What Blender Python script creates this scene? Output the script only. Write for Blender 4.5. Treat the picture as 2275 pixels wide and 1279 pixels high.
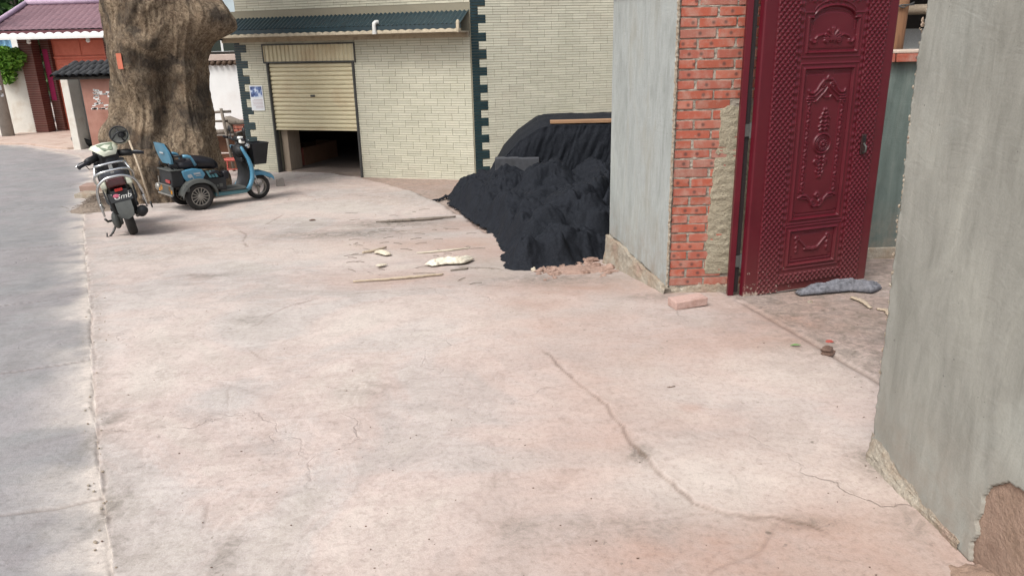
import bpy, math, random
import numpy as np
from mathutils import Matrix, Vector

# ---------------------------------------------------------------- camera, world, sun, exposure
for _o in list(bpy.data.objects):
    bpy.data.objects.remove(_o)
SC = bpy.context.scene
COL = SC.collection
FPX, PITCH, ROLL, EYE = 1680.0, math.radians(18.1), math.radians(-1.35), 1.70
cam_d = bpy.data.cameras.new('camera')
cam_d.sensor_fit = 'HORIZONTAL'; cam_d.sensor_width = 36.0
cam_d.lens = 36.0 * FPX / 2275.0
cam_d.clip_start = 0.05; cam_d.clip_end = 600
cam = bpy.data.objects.new('camera', cam_d); COL.objects.link(cam)
CAMR = Matrix.Rotation(math.pi / 2 - PITCH, 3, 'X') @ Matrix.Rotation(ROLL, 3, 'Z')
cam.matrix_world = Matrix.Translation((0, 0, EYE)) @ CAMR.to_4x4()
SC.camera = cam

SUN_EL, SUN_AZ = math.radians(54), math.radians(-143)      # azimuth measured from +Y towards +X
world = bpy.data.worlds.new('World'); SC.world = world; world.use_nodes = True
wn = world.node_tree; wn.nodes.clear()
wo = wn.nodes.new('ShaderNodeOutputWorld'); wb = wn.nodes.new('ShaderNodeBackground')
ws = wn.nodes.new('ShaderNodeTexSky'); ws.sky_type = 'NISHITA'; ws.sun_disc = False
ws.sun_elevation = SUN_EL; ws.sun_rotation = SUN_AZ
ws.air_density = 1.0; ws.dust_density = 4.0
wh = wn.nodes.new('ShaderNodeHueSaturation'); wh.inputs['Saturation'].default_value = 0.40   # high overcast
wn.links.new(ws.outputs[0], wh.inputs['Color']); wn.links.new(wh.outputs[0], wb.inputs[0])
wb.inputs[1].default_value = 0.15
wn.links.new(wb.outputs[0], wo.inputs[0])
sun_d = bpy.data.lights.new('sun', 'SUN'); sun_d.energy = 1.5; sun_d.angle = math.radians(22)
sun_d.color = (1.0, 0.985, 0.96)
sun = bpy.data.objects.new('sun', sun_d); COL.objects.link(sun)
_sd = Vector((math.sin(SUN_AZ) * math.cos(SUN_EL), math.cos(SUN_AZ) * math.cos(SUN_EL), math.sin(SUN_EL)))
sun.rotation_euler = _sd.to_track_quat('Z', 'Y').to_euler(); sun.location = (-6, -4, 12)
SC.view_settings.view_transform = 'Standard'; SC.view_settings.look = 'None'
SC.view_settings.exposure = 0.72; SC.view_settings.gamma = 1.0
SC.render.engine = 'CYCLES'
SC.render.resolution_x = 1024; SC.render.resolution_y = 575

# ---------------------------------------------------------------- helpers
random.seed(7); RNG = np.random.default_rng(7)
def lin(h):
    if not isinstance(h, str): return tuple(h) + (1.0,) if len(h) == 3 else tuple(h)
    c = [int(h[i:i + 2], 16) / 255 for i in (0, 2, 4)]
    return tuple((x / 12.92 if x <= .04045 else ((x + .055) / 1.055) ** 2.4) for x in c) + (1.0,)

_HX = [-30, 4.6, 10.0, 14.0, 90]; _HY = [0, 0, -.57, -.73, -.73]
def hg(x, y):
    """ground height: the lane drops away from the camera and levels out by the houses"""
    y = np.asarray(y, float)
    return sum(np.interp(y + d, _HX, _HY) for d in (-.7, -.35, 0, .35, .7)) / 5
def ray(px, py):
    return CAMR @ Vector(((px - 1137.5) / FPX, -(py - 639.5) / FPX, -1.0))
def at_y(px, py, Y):
    d = ray(px, py); t = Y / d.y
    return Vector((d.x * t, Y, EYE + d.z * t))
def G(px, py):
    d = ray(px, py); a, b = .3, 90.0
    for _ in range(50):
        m = (a + b) / 2
        if EYE + d.z * m > hg(d.x * m, d.y * m): a = m
        else: b = m
    return Vector((d.x * a, d.y * a, float(hg(d.x * a, d.y * a))))
def g2(pts): return np.array([[G(*p).x, G(*p).y] for p in pts])
def smooth(a, b, x):
    t = np.clip((np.asarray(x, float) - a) / (b - a), 0, 1); return t * t * (3 - 2 * t)

def _hash(ix, iy, iz, seed):
    h = (ix.astype(np.int64) * 374761393 + iy.astype(np.int64) * 668265263 + iz.astype(np.int64) * 2147483647 + seed * 974711) & 0xffffffff
    h = ((h ^ (h >> 13)) * 1274126177) & 0xffffffff
    h = h ^ (h >> 16)
    return (h & 0xffffff) / float(0xffffff)
def vnoise(x, y, z=0.0, seed=0):
    x, y, z = np.broadcast_arrays(np.asarray(x, float), np.asarray(y, float), np.asarray(z, float))
    ix, iy, iz = np.floor(x), np.floor(y), np.floor(z)
    fx, fy, fz = x - ix, y - iy, z - iz
    fx, fy, fz = [t * t * (3 - 2 * t) for t in (fx, fy, fz)]
    def hh(a, b, c): return _hash(ix + a, iy + b, iz + c, seed)
    def l(a, b, t): return a + (b - a) * t
    r = l(l(hh(0, 0, 0), hh(1, 0, 0), fx), l(hh(0, 1, 0), hh(1, 1, 0), fx), fy)
    if np.any(fz):
        r2 = l(l(hh(0, 0, 1), hh(1, 0, 1), fx), l(hh(0, 1, 1), hh(1, 1, 1), fx), fy)
        r = l(r, r2, fz)
    return r * 2 - 1
def fbm(x, y, z=0.0, o=4, seed=0):
    s = 0; a = 1.0; t = 0
    for i in range(o):
        f = 2.03 ** i
        s = s + a * vnoise(np.asarray(x) * f + 17.3 * i, np.asarray(y) * f + 9.1 * i, np.asarray(z) * f, seed + i); t += a; a *= .5
    return s / t
def poly_dist(x, y, P):
    """distance to a polyline, side (+ left of travel) and the parameter along it"""
    best = np.full(x.shape, 1e9); side = np.zeros(x.shape); par = np.zeros(x.shape)
    L = 0.0; tot = sum(np.hypot(*(P[i + 1] - P[i])) for i in range(len(P) - 1))
    for i in range(len(P) - 1):
        a, b = P[i], P[i + 1]; d = b - a; l2 = d @ d
        t = np.clip(((x - a[0]) * d[0] + (y - a[1]) * d[1]) / l2, 0, 1)
        dx, dy = x - a[0] - t * d[0], y - a[1] - t * d[1]
        q = np.hypot(dx, dy); m = q < best
        best = np.where(m, q, best)
        side = np.where(m, np.sign(d[0] * (y - a[1]) - d[1] * (x - a[0])), side)
        par = np.where(m, (L + t * math.sqrt(l2)) / tot, par); L += math.sqrt(l2)
    return best, side, par
def in_poly(x, y, P):
    r = np.zeros(x.shape, bool); n = len(P)
    for i in range(n):
        a, b = P[i], P[(i + 1) % n]
        c = ((a[1] > y) != (b[1] > y)) & (x < (b[0] - a[0]) * (y - a[1]) / (b[1] - a[1] + 1e-12) + a[0])
        r ^= c
    return r

OFF = {}
def props(o, label=None, cat=None, group=None, kind=None):
    if label: o['label'] = label
    if cat: o['category'] = cat
    if group: o['group'] = group
    if kind: o['kind'] = kind
    return o
def thing(name, label, cat, loc=(0, 0, 0), rot=None, group=None):
    o = bpy.data.objects.new(name, None); COL.objects.link(o)
    o.empty_display_size = .2; o.location = loc
    if rot is not None: o.rotation_euler = rot
    OFF[o.name] = Vector(loc)
    return props(o, label, cat, group)
def link_mesh(name, me, mt, parent=None, loc=(0, 0, 0), off=None):
    o = bpy.data.objects.new(name, me); COL.objects.link(o)
    if mt is not None and len(me.materials) == 0: me.materials.append(mt)
    if parent is not None:
        o.parent = parent
        OFF[o.name] = OFF.get(parent.name, Vector())
    o.location = loc
    return o
class MB:
    def __init__(s): s.v = []; s.f = []; s.M = None
    def _add(s, vs, fs):
        n = len(s.v)
        if s.M is not None: vs = [tuple(s.M @ Vector(p)) for p in vs]
        s.v += [tuple(p) for p in vs]; s.f += [tuple(i + n for i in q) for q in fs]
        return s
    def hexa(s, p): return s._add(p, [(0, 3, 2, 1), (4, 5, 6, 7), (0, 1, 5, 4), (1, 2, 6, 5), (2, 3, 7, 6), (3, 0, 4, 7)])
    def box(s, x0, x1, y0, y1, z0, z1):
        return s.hexa([(x0, y0, z0), (x1, y0, z0), (x1, y1, z0), (x0, y1, z0), (x0, y0, z1), (x1, y0, z1), (x1, y1, z1), (x0, y1, z1)])
    def obox(s, o, u, n, a0, a1, d0, d1, z0, z1):
        """box in a wall frame: a along u, d along n, z up"""
        P = lambda a, d, z: (o[0] + u[0] * a + n[0] * d, o[1] + u[1] * a + n[1] * d, z)
        return s.hexa([P(a0, d0, z0), P(a1, d0, z0), P(a1, d1, z0), P(a0, d1, z0), P(a0, d0, z1), P(a1, d0, z1), P(a1, d1, z1), P(a0, d1, z1)])
    def tube(s, pts, r, n=8, cap=True, sy=1.0):
        pts = [Vector(p) for p in pts]; m = len(pts)
        rs = [r] * m if not hasattr(r, '__len__') else list(r)
        T = [(pts[min(i + 1, m - 1)] - pts[max(i - 1, 0)]).normalized() for i in range(m)]
        up = Vector((0, 0, 1)) if abs(T[0].z) < .9 else Vector((1, 0, 0))
        A = T[0].cross(up).normalized(); vs = []
        for i in range(m):
            A = (A - T[i] * A.dot(T[i])).normalized(); B = T[i].cross(A)
            for k in range(n):
                t = 2 * math.pi * (k + .5) / n
                vs.append(pts[i] + A * (math.cos(t) * rs[i]) + B * (math.sin(t) * rs[i] * sy))
        fs = [(i * n + k, i * n + (k + 1) % n, (i + 1) * n + (k + 1) % n, (i + 1) * n + k) for i in range(m - 1) for k in range(n)]
        if cap: fs += [tuple(range(n))[::-1], tuple((m - 1) * n + k for k in range(n))]
        return s._add(vs, fs)
    def lathe(s, prof, n=24, axis='Z', c=(0, 0, 0), a0=0, a1=2 * math.pi):
        full = abs(a1 - a0 - 2 * math.pi) < 1e-6; k = n if full else n + 1; vs = []
        for (r, h) in prof:
            for i in range(k):
                t = a0 + (a1 - a0) * i / n; x, y = r * math.cos(t), r * math.sin(t)
                p = (x, y, h) if axis == 'Z' else ((x, h, y) if axis == 'Y' else (h, x, y))
                vs.append((p[0] + c[0], p[1] + c[1], p[2] + c[2]))
        fs = []
        for j in range(len(prof) - 1):
            for i in range(n):
                i2 = (i + 1) % k
                q = (j * k + i, j * k + i2, (j + 1) * k + i2, (j + 1) * k + i)
                fs.append(q[::-1] if axis == 'Y' else q)
        return s._add(vs, fs)
    def prism(s, poly, a, b, plane='xz'):
        """2-D outline extruded from a to b along the third axis"""
        n = len(poly)
        def P(p, d):
            return {'xz': (p[0], d, p[1]), 'xy': (p[0], p[1], d), 'yz': (d, p[0], p[1])}[plane]
        vs = [P(p, a) for p in poly] + [P(p, b) for p in poly]
        fs = [tuple(range(n)), tuple(range(2 * n - 1, n - 1, -1))] + [(i + n, (i + 1) % n + n, (i + 1) % n, i) for i in range(n)]
        return s._add(vs, fs)
    def loft(s, rings, cap=True):
        n = len(rings[0]); vs = [p for r in rings for p in r]
        fs = [(i * n + k, i * n + (k + 1) % n, (i + 1) * n + (k + 1) % n, (i + 1) * n + k) for i in range(len(rings) - 1) for k in range(n)]
        if cap: fs += [tuple(range(n))[::-1], tuple((len(rings) - 1) * n + k for k in range(n))]
        return s._add(vs, fs)
    def blob(s, c, r, n=10, m=7, jit=0, seed=0):
        rings = []
        for j in range(m + 1):
            ph = math.pi * j / m; ring = []
            for k in range(n):
                t = 2 * math.pi * k / n
                d = Vector((math.sin(ph) * math.cos(t), math.sin(ph) * math.sin(t), -math.cos(ph)))
                q = 1 + jit * float(vnoise(d.x * 2.2 + seed, d.y * 2.2, d.z * 2.2 + 3.1, seed))
                ring.append((c[0] + d.x * r[0] * q, c[1] + d.y * r[1] * q, c[2] + d.z * r[2] * q))
            rings.append(ring)
        return s.loft(rings, cap=False)
    def build(s, name, mt, parent=None, smooth=False, bevel=0.0, world=True, kind=None, seg=2, auto=None):
        me = bpy.data.meshes.new(name)
        vs = s.v
        if parent is not None and world:
            of = OFF.get(parent.name, Vector()); vs = [(p[0] - of[0], p[1] - of[1], p[2] - of[2]) for p in vs]
        me.from_pydata(vs, [], s.f); me.update()
        import bmesh
        bm = bmesh.new(); bm.from_mesh(me); bmesh.ops.recalc_face_normals(bm, faces=bm.faces); bm.to_mesh(me); bm.free()
        o = link_mesh(name, me, mt, parent)
        if smooth or bevel or auto:
            me.polygons.foreach_set('use_smooth', [True] * len(me.polygons))
            if not smooth or auto:
                try: me.set_sharp_from_angle(angle=math.radians(auto or 35))
                except Exception: pass
        if bevel:
            b = o.modifiers.new('bevel', 'BEVEL'); b.width = bevel; b.segments = seg; b.limit_method = 'ANGLE'; b.angle_limit = math.radians(40)
            b.harden_normals = True
        if kind: o['kind'] = kind
        return o
def grid_mesh(name, X, Y, Z, mt, parent=None, keep=None, attrs=None, smooth=True, kind=None, flip=False):
    """a height-field / sheet from 2-D arrays; keep = boolean array of cells"""
    of = OFF.get(parent.name, Vector()) if parent is not None else Vector()
    n, m = X.shape
    idx = np.arange(n * m).reshape(n, m)
    q = np.stack([idx[:-1, :-1], idx[:-1, 1:], idx[1:, 1:], idx[1:, :-1]], -1)
    q = q[keep] if keep is not None else q.reshape(-1, 4)
    if flip: q = q[:, ::-1]
    used = np.unique(q); re = np.full(n * m, -1); re[used] = np.arange(len(used)); q = re[q]
    co = np.stack([X.ravel() - of[0], Y.ravel() - of[1], Z.ravel() - of[2]], -1)[used]
    me = bpy.data.meshes.new(name)
    me.vertices.add(len(co)); me.vertices.foreach_set('co', co.astype(np.float32).ravel())
    me.loops.add(q.size); me.loops.foreach_set('vertex_index', q.astype(np.int32).ravel())
    me.polygons.add(len(q)); me.polygons.foreach_set('loop_start', np.arange(0, q.size, 4, dtype=np.int32))
    try: me.polygons.foreach_set('loop_total', np.full(len(q), 4, dtype=np.int32))
    except Exception: pass
    if smooth: me.polygons.foreach_set('use_smooth', np.ones(len(q), bool))
    for k, a in (attrs or {}).items():
        at = me.attributes.new(k, 'FLOAT', 'POINT'); at.data.foreach_set('value', a.ravel()[used].astype(np.float32))
    me.update(); me.validate()
    o = link_mesh(name, me, mt, parent)
    if kind: o['kind'] = kind
    return o

# ---------------------------------------------------------------- materials
class NT:
    def __init__(s, name):
        s.m = bpy.data.materials.new(name); s.m.use_nodes = True; s.t = s.m.node_tree; s.t.nodes.clear()
        s.out = s.t.nodes.new('ShaderNodeOutputMaterial'); s.b = s.t.nodes.new('ShaderNodeBsdfPrincipled')
        s.t.links.new(s.b.outputs[0], s.out.inputs[0])
    def n(s, k, **kw):
        o = s.t.nodes.new(k)
        for a, v in kw.items(): setattr(o, a, v)
        return o
    def l(s, a, b): s.t.links.new(a, b)
    def val(s, sock, v):
        if hasattr(v, 'is_linked') or isinstance(v, bpy.types.NodeSocket): s.l(v, sock)
        else: sock.default_value = v
    def noise(s, co, scale, detail=5, rough=.6, dist=0.0):
        o = s.n('ShaderNodeTexNoise'); s.l(co, o.inputs['Vector']); o.inputs['Scale'].default_value = scale
        o.inputs['Detail'].default_value = detail; o.inputs['Roughness'].default_value = rough; o.inputs['Distortion'].default_value = dist
        return o.outputs[0]
    def ramp(s, fac, stops, interp='LINEAR'):
        o = s.n('ShaderNodeValToRGB'); s.l(fac, o.inputs[0]); e = o.color_ramp.elements; o.color_ramp.interpolation = interp
        while len(e) < len(stops): e.new(.5)
        for i, (p, c) in enumerate(stops): e[i].position = p; e[i].color = lin(c)
        return o.outputs[0]
    def mix(s, f, a, b, mode='MIX'):
        o = s.n('ShaderNodeMix'); o.data_type = 'RGBA'; o.blend_type = mode
        s.val(o.inputs[0], f); s.val(o.inputs[6], lin(a) if isinstance(a, (str, tuple)) else a); s.val(o.inputs[7], lin(b) if isinstance(b, (str, tuple)) else b)
        return o.outputs[2]
    def math(s, op, a, b=0.0, c=0.0):
        o = s.n('ShaderNodeMath'); o.operation = op; s.val(o.inputs[0], a); s.val(o.inputs[1], b); s.val(o.inputs[2], c); return o.outputs[0]
    def attr(s, nm): o = s.n('ShaderNodeAttribute'); o.attribute_name = nm; return o.outputs['Fac']
    def co(s, stretch=(1, 1, 1), kind='Object'):
        t = s.n('ShaderNodeTexCoord'); mp = s.n('ShaderNodeMapping'); mp.inputs['Scale'].default_value = stretch
        s.l(t.outputs[kind], mp.inputs[0]); return mp.outputs[0]
    def bump(s, h, strength, dist=.01):
        o = s.n('ShaderNodeBump'); s.l(h, o.inputs['Height']); o.inputs['Strength'].default_value = strength; o.inputs['Distance'].default_value = dist
        s.l(o.outputs[0], s.b.inputs['Normal']); return o
    def fin(s, col=None, rough=.8, metal=0.0, spec=.5, coat=0.0):
        if col is not None: s.val(s.b.inputs['Base Color'], lin(col) if isinstance(col, (str, tuple)) else col)
        s.val(s.b.inputs['Roughness'], rough); s.b.inputs['Metallic'].default_value = metal
        s.b.inputs['Specular IOR Level'].default_value = spec; s.b.inputs['Coat Weight'].default_value = coat
        return s.m
def mat(name, cols, scale=4.0, rough=.85, bump=.25, bscale=90., bdist=.004, metal=0.0, spec=.4, coat=0.0, stretch=(1, 1, 1), fine=.25, island=0.0, objrnd=0.0):
    """procedural surface: large patches of colour, fine speckle, relief and uneven gloss"""
    t = NT(name); c = t.co(stretch)
    if len(cols) == 1: col = t.ramp(t.noise(c, scale), [(0, cols[0]), (1, cols[0])])
    else:
        k = len(cols); col = t.ramp(t.noise(c, scale, 6, .62), [(.3 + .4 * i / (k - 1), q) for i, q in enumerate(cols)])
    f = t.noise(c, bscale, 4, .7)
    if fine:
        g = t.ramp(f, [(.25, (1 - fine,) * 3), (.75, (1 + fine * .35,) * 3)]); col = t.mix(1.0, col, g, 'MULTIPLY')
    if island:
        gi = t.n('ShaderNodeNewGeometry'); g = t.ramp(gi.outputs['Random Per Island'], [(0, (1 - island,) * 3), (1, (1 + island * .5,) * 3)]); col = t.mix(1.0, col, g, 'MULTIPLY')
    if objrnd:
        gi = t.n('ShaderNodeObjectInfo'); g = t.ramp(gi.outputs['Random'], [(0, (1 - objrnd,) * 3), (1, (1 + objrnd * .5,) * 3)]); col = t.mix(1.0, col, g, 'MULTIPLY')
    if bump: t.bump(f, bump, bdist)
    r = t.math('MULTIPLY_ADD', f, .25, max(rough - .12, 0.02))
    return t.fin(col, r, metal, spec, coat)

# ---------------------------------------------------------------- ground: yard slab, road, apron
def ground_material(name, a, b, c, d, brush=0.0, rough=.72, spec=.3):
    t = NT(name); co = t.co()
    big = t.noise(co, .55, 6, .6, .4); mid = t.noise(co, 3.1, 7, .68, .6); fin = t.noise(co, 38, 6, .72); gr = t.noise(co, 170, 3, .7)
    col = t.ramp(t.noise(co, .85, 7, .62, .8), [(.34, a), (.45, b), (.54, c), (.64, d)])
    film = t.ramp(t.noise(co, 2.3, 9, .68, 1.4), [(.47, (.915, .91, .905)), (.5, (1, 1, 1))]); col = t.mix(1.0, col, film, 'MULTIPLY')
    film2 = t.ramp(t.noise(co, 6.5, 9, .7, 1.0), [(.40, (.90, .895, .89)), (.45, (1, 1, 1))]); col = t.mix(1.0, col, film2, 'MULTIPLY')
    swp = t.ramp(t.noise(t.co((1.2, 7, 1)), 3.0, 6, .65, .5), [(.38, (.93, .925, .92)), (.5, (1, 1, 1))]); col = t.mix(1.0, col, swp, 'MULTIPLY')
    m = t.ramp(mid, [(.3, (.86, .855, .85)), (.62, (1.0, 1.0, 1.0))]); col = t.mix(1.0, col, m, 'MULTIPLY')
    red = t.math('MULTIPLY', t.attr('red'), t.ramp(mid, [(.25, (.35,) * 3), (.75, (1, 1, 1))]))
    col = t.mix(red, col, '9e8071')
    pale = t.math('MULTIPLY', t.attr('pale'), t.ramp(t.noise(co, 6, 6, .7), [(.3, (.45,) * 3), (.7, (1, 1, 1))]))
    col = t.mix(pale, col, 'c6bbb1')
    dk = t.math('MULTIPLY', t.attr('dirt'), t.ramp(t.noise(co, 11, 7, .75, 1.0), [(.34, (0, 0, 0)), (.62, (1, 1, 1))]))
    col = t.mix(dk, col, '5f584e')
    pits = t.ramp(t.noise(co, 24, 3, .55), [(.27, (1, 1, 1)), (.33, (0, 0, 0))])
    zone = t.ramp(t.noise(co, 1.3, 4, .6), [(.46, (0, 0, 0)), (.58, (1, 1, 1))])
    col = t.mix(t.math('MULTIPLY', t.math('MULTIPLY', pits, zone), .75), col, '6a5f55')
    f2 = t.ramp(fin, [(.28, (.74, .73, .72)), (.52, (1, 1, 1))]); col = t.mix(1.0, col, f2, 'MULTIPLY')
    g2_ = t.ramp(gr, [(.25, (.86,) * 3), (.6, (1, 1, 1))]); col = t.mix(1.0, col, g2_, 'MULTIPLY')
    # hairline shrinkage cracks
    vo = t.n('ShaderNodeTexVoronoi', feature='DISTANCE_TO_EDGE'); ad = t.n('ShaderNodeVectorMath', operation='ADD')
    nz = t.n('ShaderNodeTexNoise'); t.l(co, nz.inputs['Vector']); nz.inputs['Scale'].default_value = 1.7; nz.inputs['Detail'].default_value = 6
    sc_ = t.n('ShaderNodeVectorMath', operation='SCALE'); t.l(nz.outputs['Color'], sc_.inputs[0]); sc_.inputs['Scale'].default_value = 1.5
    t.l(co, ad.inputs[0]); t.l(sc_.outputs[0], ad.inputs[1]); t.l(ad.outputs[0], vo.inputs['Vector']); vo.inputs['Scale'].default_value = .45
    hair = t.ramp(vo.outputs[0], [(0, (1, 1, 1)), (.006, (0, 0, 0))]); hz = t.ramp(t.noise(co, .9, 3), [(.48, (0, 0, 0)), (.6, (1, 1, 1))])
    hair = t.math('MULTIPLY', hair, hz)
    col = t.mix(t.math('MULTIPLY', hair, .22), col, '5a4d44')
    col = t.mix(t.math('MULTIPLY', t.attr('crack'), .8), col, '5e4c41')
    hgt = t.math('ADD', t.math('MULTIPLY', mid, .8), t.math('ADD', t.math('MULTIPLY', fin, .55), t.math('MULTIPLY', gr, .22)))
    if brush:
        cw = t.co((.45, 1, 1)); mp = t.n('ShaderNodeTexWave', wave_type='BANDS', bands_direction='Y')
        t.l(cw, mp.inputs['Vector']); mp.inputs['Scale'].default_value = 16; mp.inputs['Distortion'].default_value = 3; mp.inputs['Detail'].default_value = 3; mp.inputs['Detail Scale'].default_value = .6
        hgt = t.math('ADD', hgt, t.math('MULTIPLY', mp.outputs[1], brush)); 
    hgt = t.math('SUBTRACT', hgt, hair)
    t.bump(hgt, .6, .010)
    return t.fin(col, t.math('MULTIPLY_ADD', fin, .2, rough), 0, spec)
M_YARD = ground_material('yard_concrete', 'aea69e', 'b4aba5', 'baaba3', 'bdb2a9')
M_ROAD = ground_material('road_concrete', '838383', '8a8988', '8e8a8a', '949190', brush=.04, rough=.50, spec=.45)

EDGE = g2([(262, 1420), (250, 1279), (236, 1150), (222, 1040), (207, 850), (203, 700), (196, 620), (190, 560), (186, 505), (188, 460), (200, 425), (206, 395), (196, 365), (178, 346), (110, 334), (60, 326), (0, 320), (-160, 312)])
ROADP = np.vstack([EDGE, [[-60, 22], [-60, -12], [-.9, -12]]])
STEP = g2([(1195, 772), (1240, 812), (1300, 865), (1345, 905), (1385, 950), (1415, 1005), (1470, 1055), (1545, 1115), (1600, 1134), (1660, 1146), (1715, 1140), (1790, 1158), (1860, 1185)])
SLAB = g2([(500, 368), (620, 376), (700, 380), (800, 393), (870, 410), (930, 430), (985, 455), (1030, 482), (1075, 520)])
THRES = g2([(1640, 668), (1700, 702), (1780, 748), (1850, 790), (1955, 852), (2080, 930)])
CRACKS = [  # pixel polyline, half width (m), depth (m)
    ([(1740, 1148), (1712, 1190), (1690, 1215), (1640, 1238), (1585, 1262), (1560, 1290)], .006, .008),
    ([(1600, 1134), (1540, 1140), (1480, 1152), (1420, 1160)], .004, .004),
    ([(1465, 1165), (1430, 1172), (1395, 1178), (1375, 1190)], .004, .004),
    ([(528, 512), (546, 522), (540, 535), (550, 550)], .010, .006),
    ([(590, 500), (620, 482), (632, 474)], .010, .008),
    ([(575, 722), (598, 700), (640, 680), (720, 660)], .008, .008),
    ([(545, 770), (575, 795), (600, 803)], .004, .004),
    ([(515, 850), (505, 870), (508, 905)], .004, .004),
    ([(460, 1110), (455, 1150), (450, 1175)], .006, .006),
    ([(640, 910), (615, 918)], .004, .004),
    ([(190, 846), (240, 842), (290, 838)], .003, .003),
    ([(760, 655), (900, 645), (1040, 632), (1150, 640)], .006, .004),
    ([(600, 410), (700, 400), (770, 388)], .012, .006), ([(610, 430), (690, 418), (790, 414)], .012, .006), ([(690, 445), (780, 432), (860, 440)], .010, .006)]
JOINTS = [[(-80, 848), (0, 830), (100, 814), (203, 797)], [(-60, 690), (0, 679), (100, 668), (200, 648)], [(-40, 1150), (0, 1141), (120, 1128), (228, 1102)], [(-40, 560), (60, 552), (188, 538)], [(0, 470), (100, 462), (186, 455)], [(-60, 418), (60, 412), (200, 408)]]
CRW = [(g2(p), w, d) for p, w, d in CRACKS]; JTW = [g2(p) for p in JOINTS]
BLOBS = {  # pixel centre, radius in metres (x, y), strength
    'red': [(930, 545, 1.2, .5, .75), (1080, 560, .7, .5, .5), (880, 620, .8, .4, .45), (1190, 680, .35, .35, .5), (1360, 960, .12, .5, .35), (1700, 755, .4, .22, .55), (1780, 720, .5, .4, .6), (1850, 690, .6, .6, .5),
            (1535, 905, .07, .05, .6), (1560, 740, .5, .18, .35), (2000, 1240, .6, .35, .7), (1700, 1220, .6, .3, .5), (1500, 1220, .3, .3, .4), (1290, 1000, .25, .4, .3), (950, 400, 1.6, .8, .45), (1700, 1010, .7, .6, .18), (420, 500, .8, .5, .3), (1450, 780, .9, .6, .34), (1850, 1225, .6, .25, .85), (1600, 1235, .6, .18, .7), (1250, 720, .5, .5, .45), (1330, 860, .25, .4, .4), (1040, 500, .6, .5, .5), (1300, 640, .7, .35, .55)],
    'dirt': [(760, 520, 1.0, .45, .9), (880, 497, .8, .35, .9), (460, 612, .25, .12, .7), (1150, 1172, .10, .09, .55), (800, 862, .16, .16, .45), (560, 710, .2, .1, .5), (1230, 620, .6, .3, .7), (500, 1230, .05, .12, .8), (1870, 760, .5, .5, .55), (1800, 690, .6, .5, .5),
             (1935, 1030, .06, .14, .9), (2030, 1160, .08, .12, .5), (1380, 1170, .3, .1, .4), (240, 1130, .05, .2, .8), (225, 960, .06, .4, .7), (330, 560, 1.2, .6, .4), (1420, 1010, .06, .08, .9), (1455, 660, .25, .12, .6), (1790, 1160, .14, .05, .6), (900, 440, 1.5, 1.0, .35)],
    'pale': [(1600, 1060, .45, .25, .8), (1900, 1030, .4, .5, .5), (1650, 850, .9, .4, .45), (640, 560, 1.5, .8, .6), (900, 720, 1.2, .7, .4), (350, 720, .8, 1.0, .35), (700, 1190, .5, .25, .3), (420, 560, 1.2, .9, .5), (760, 460, 1.6, .8, .6)]}
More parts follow.
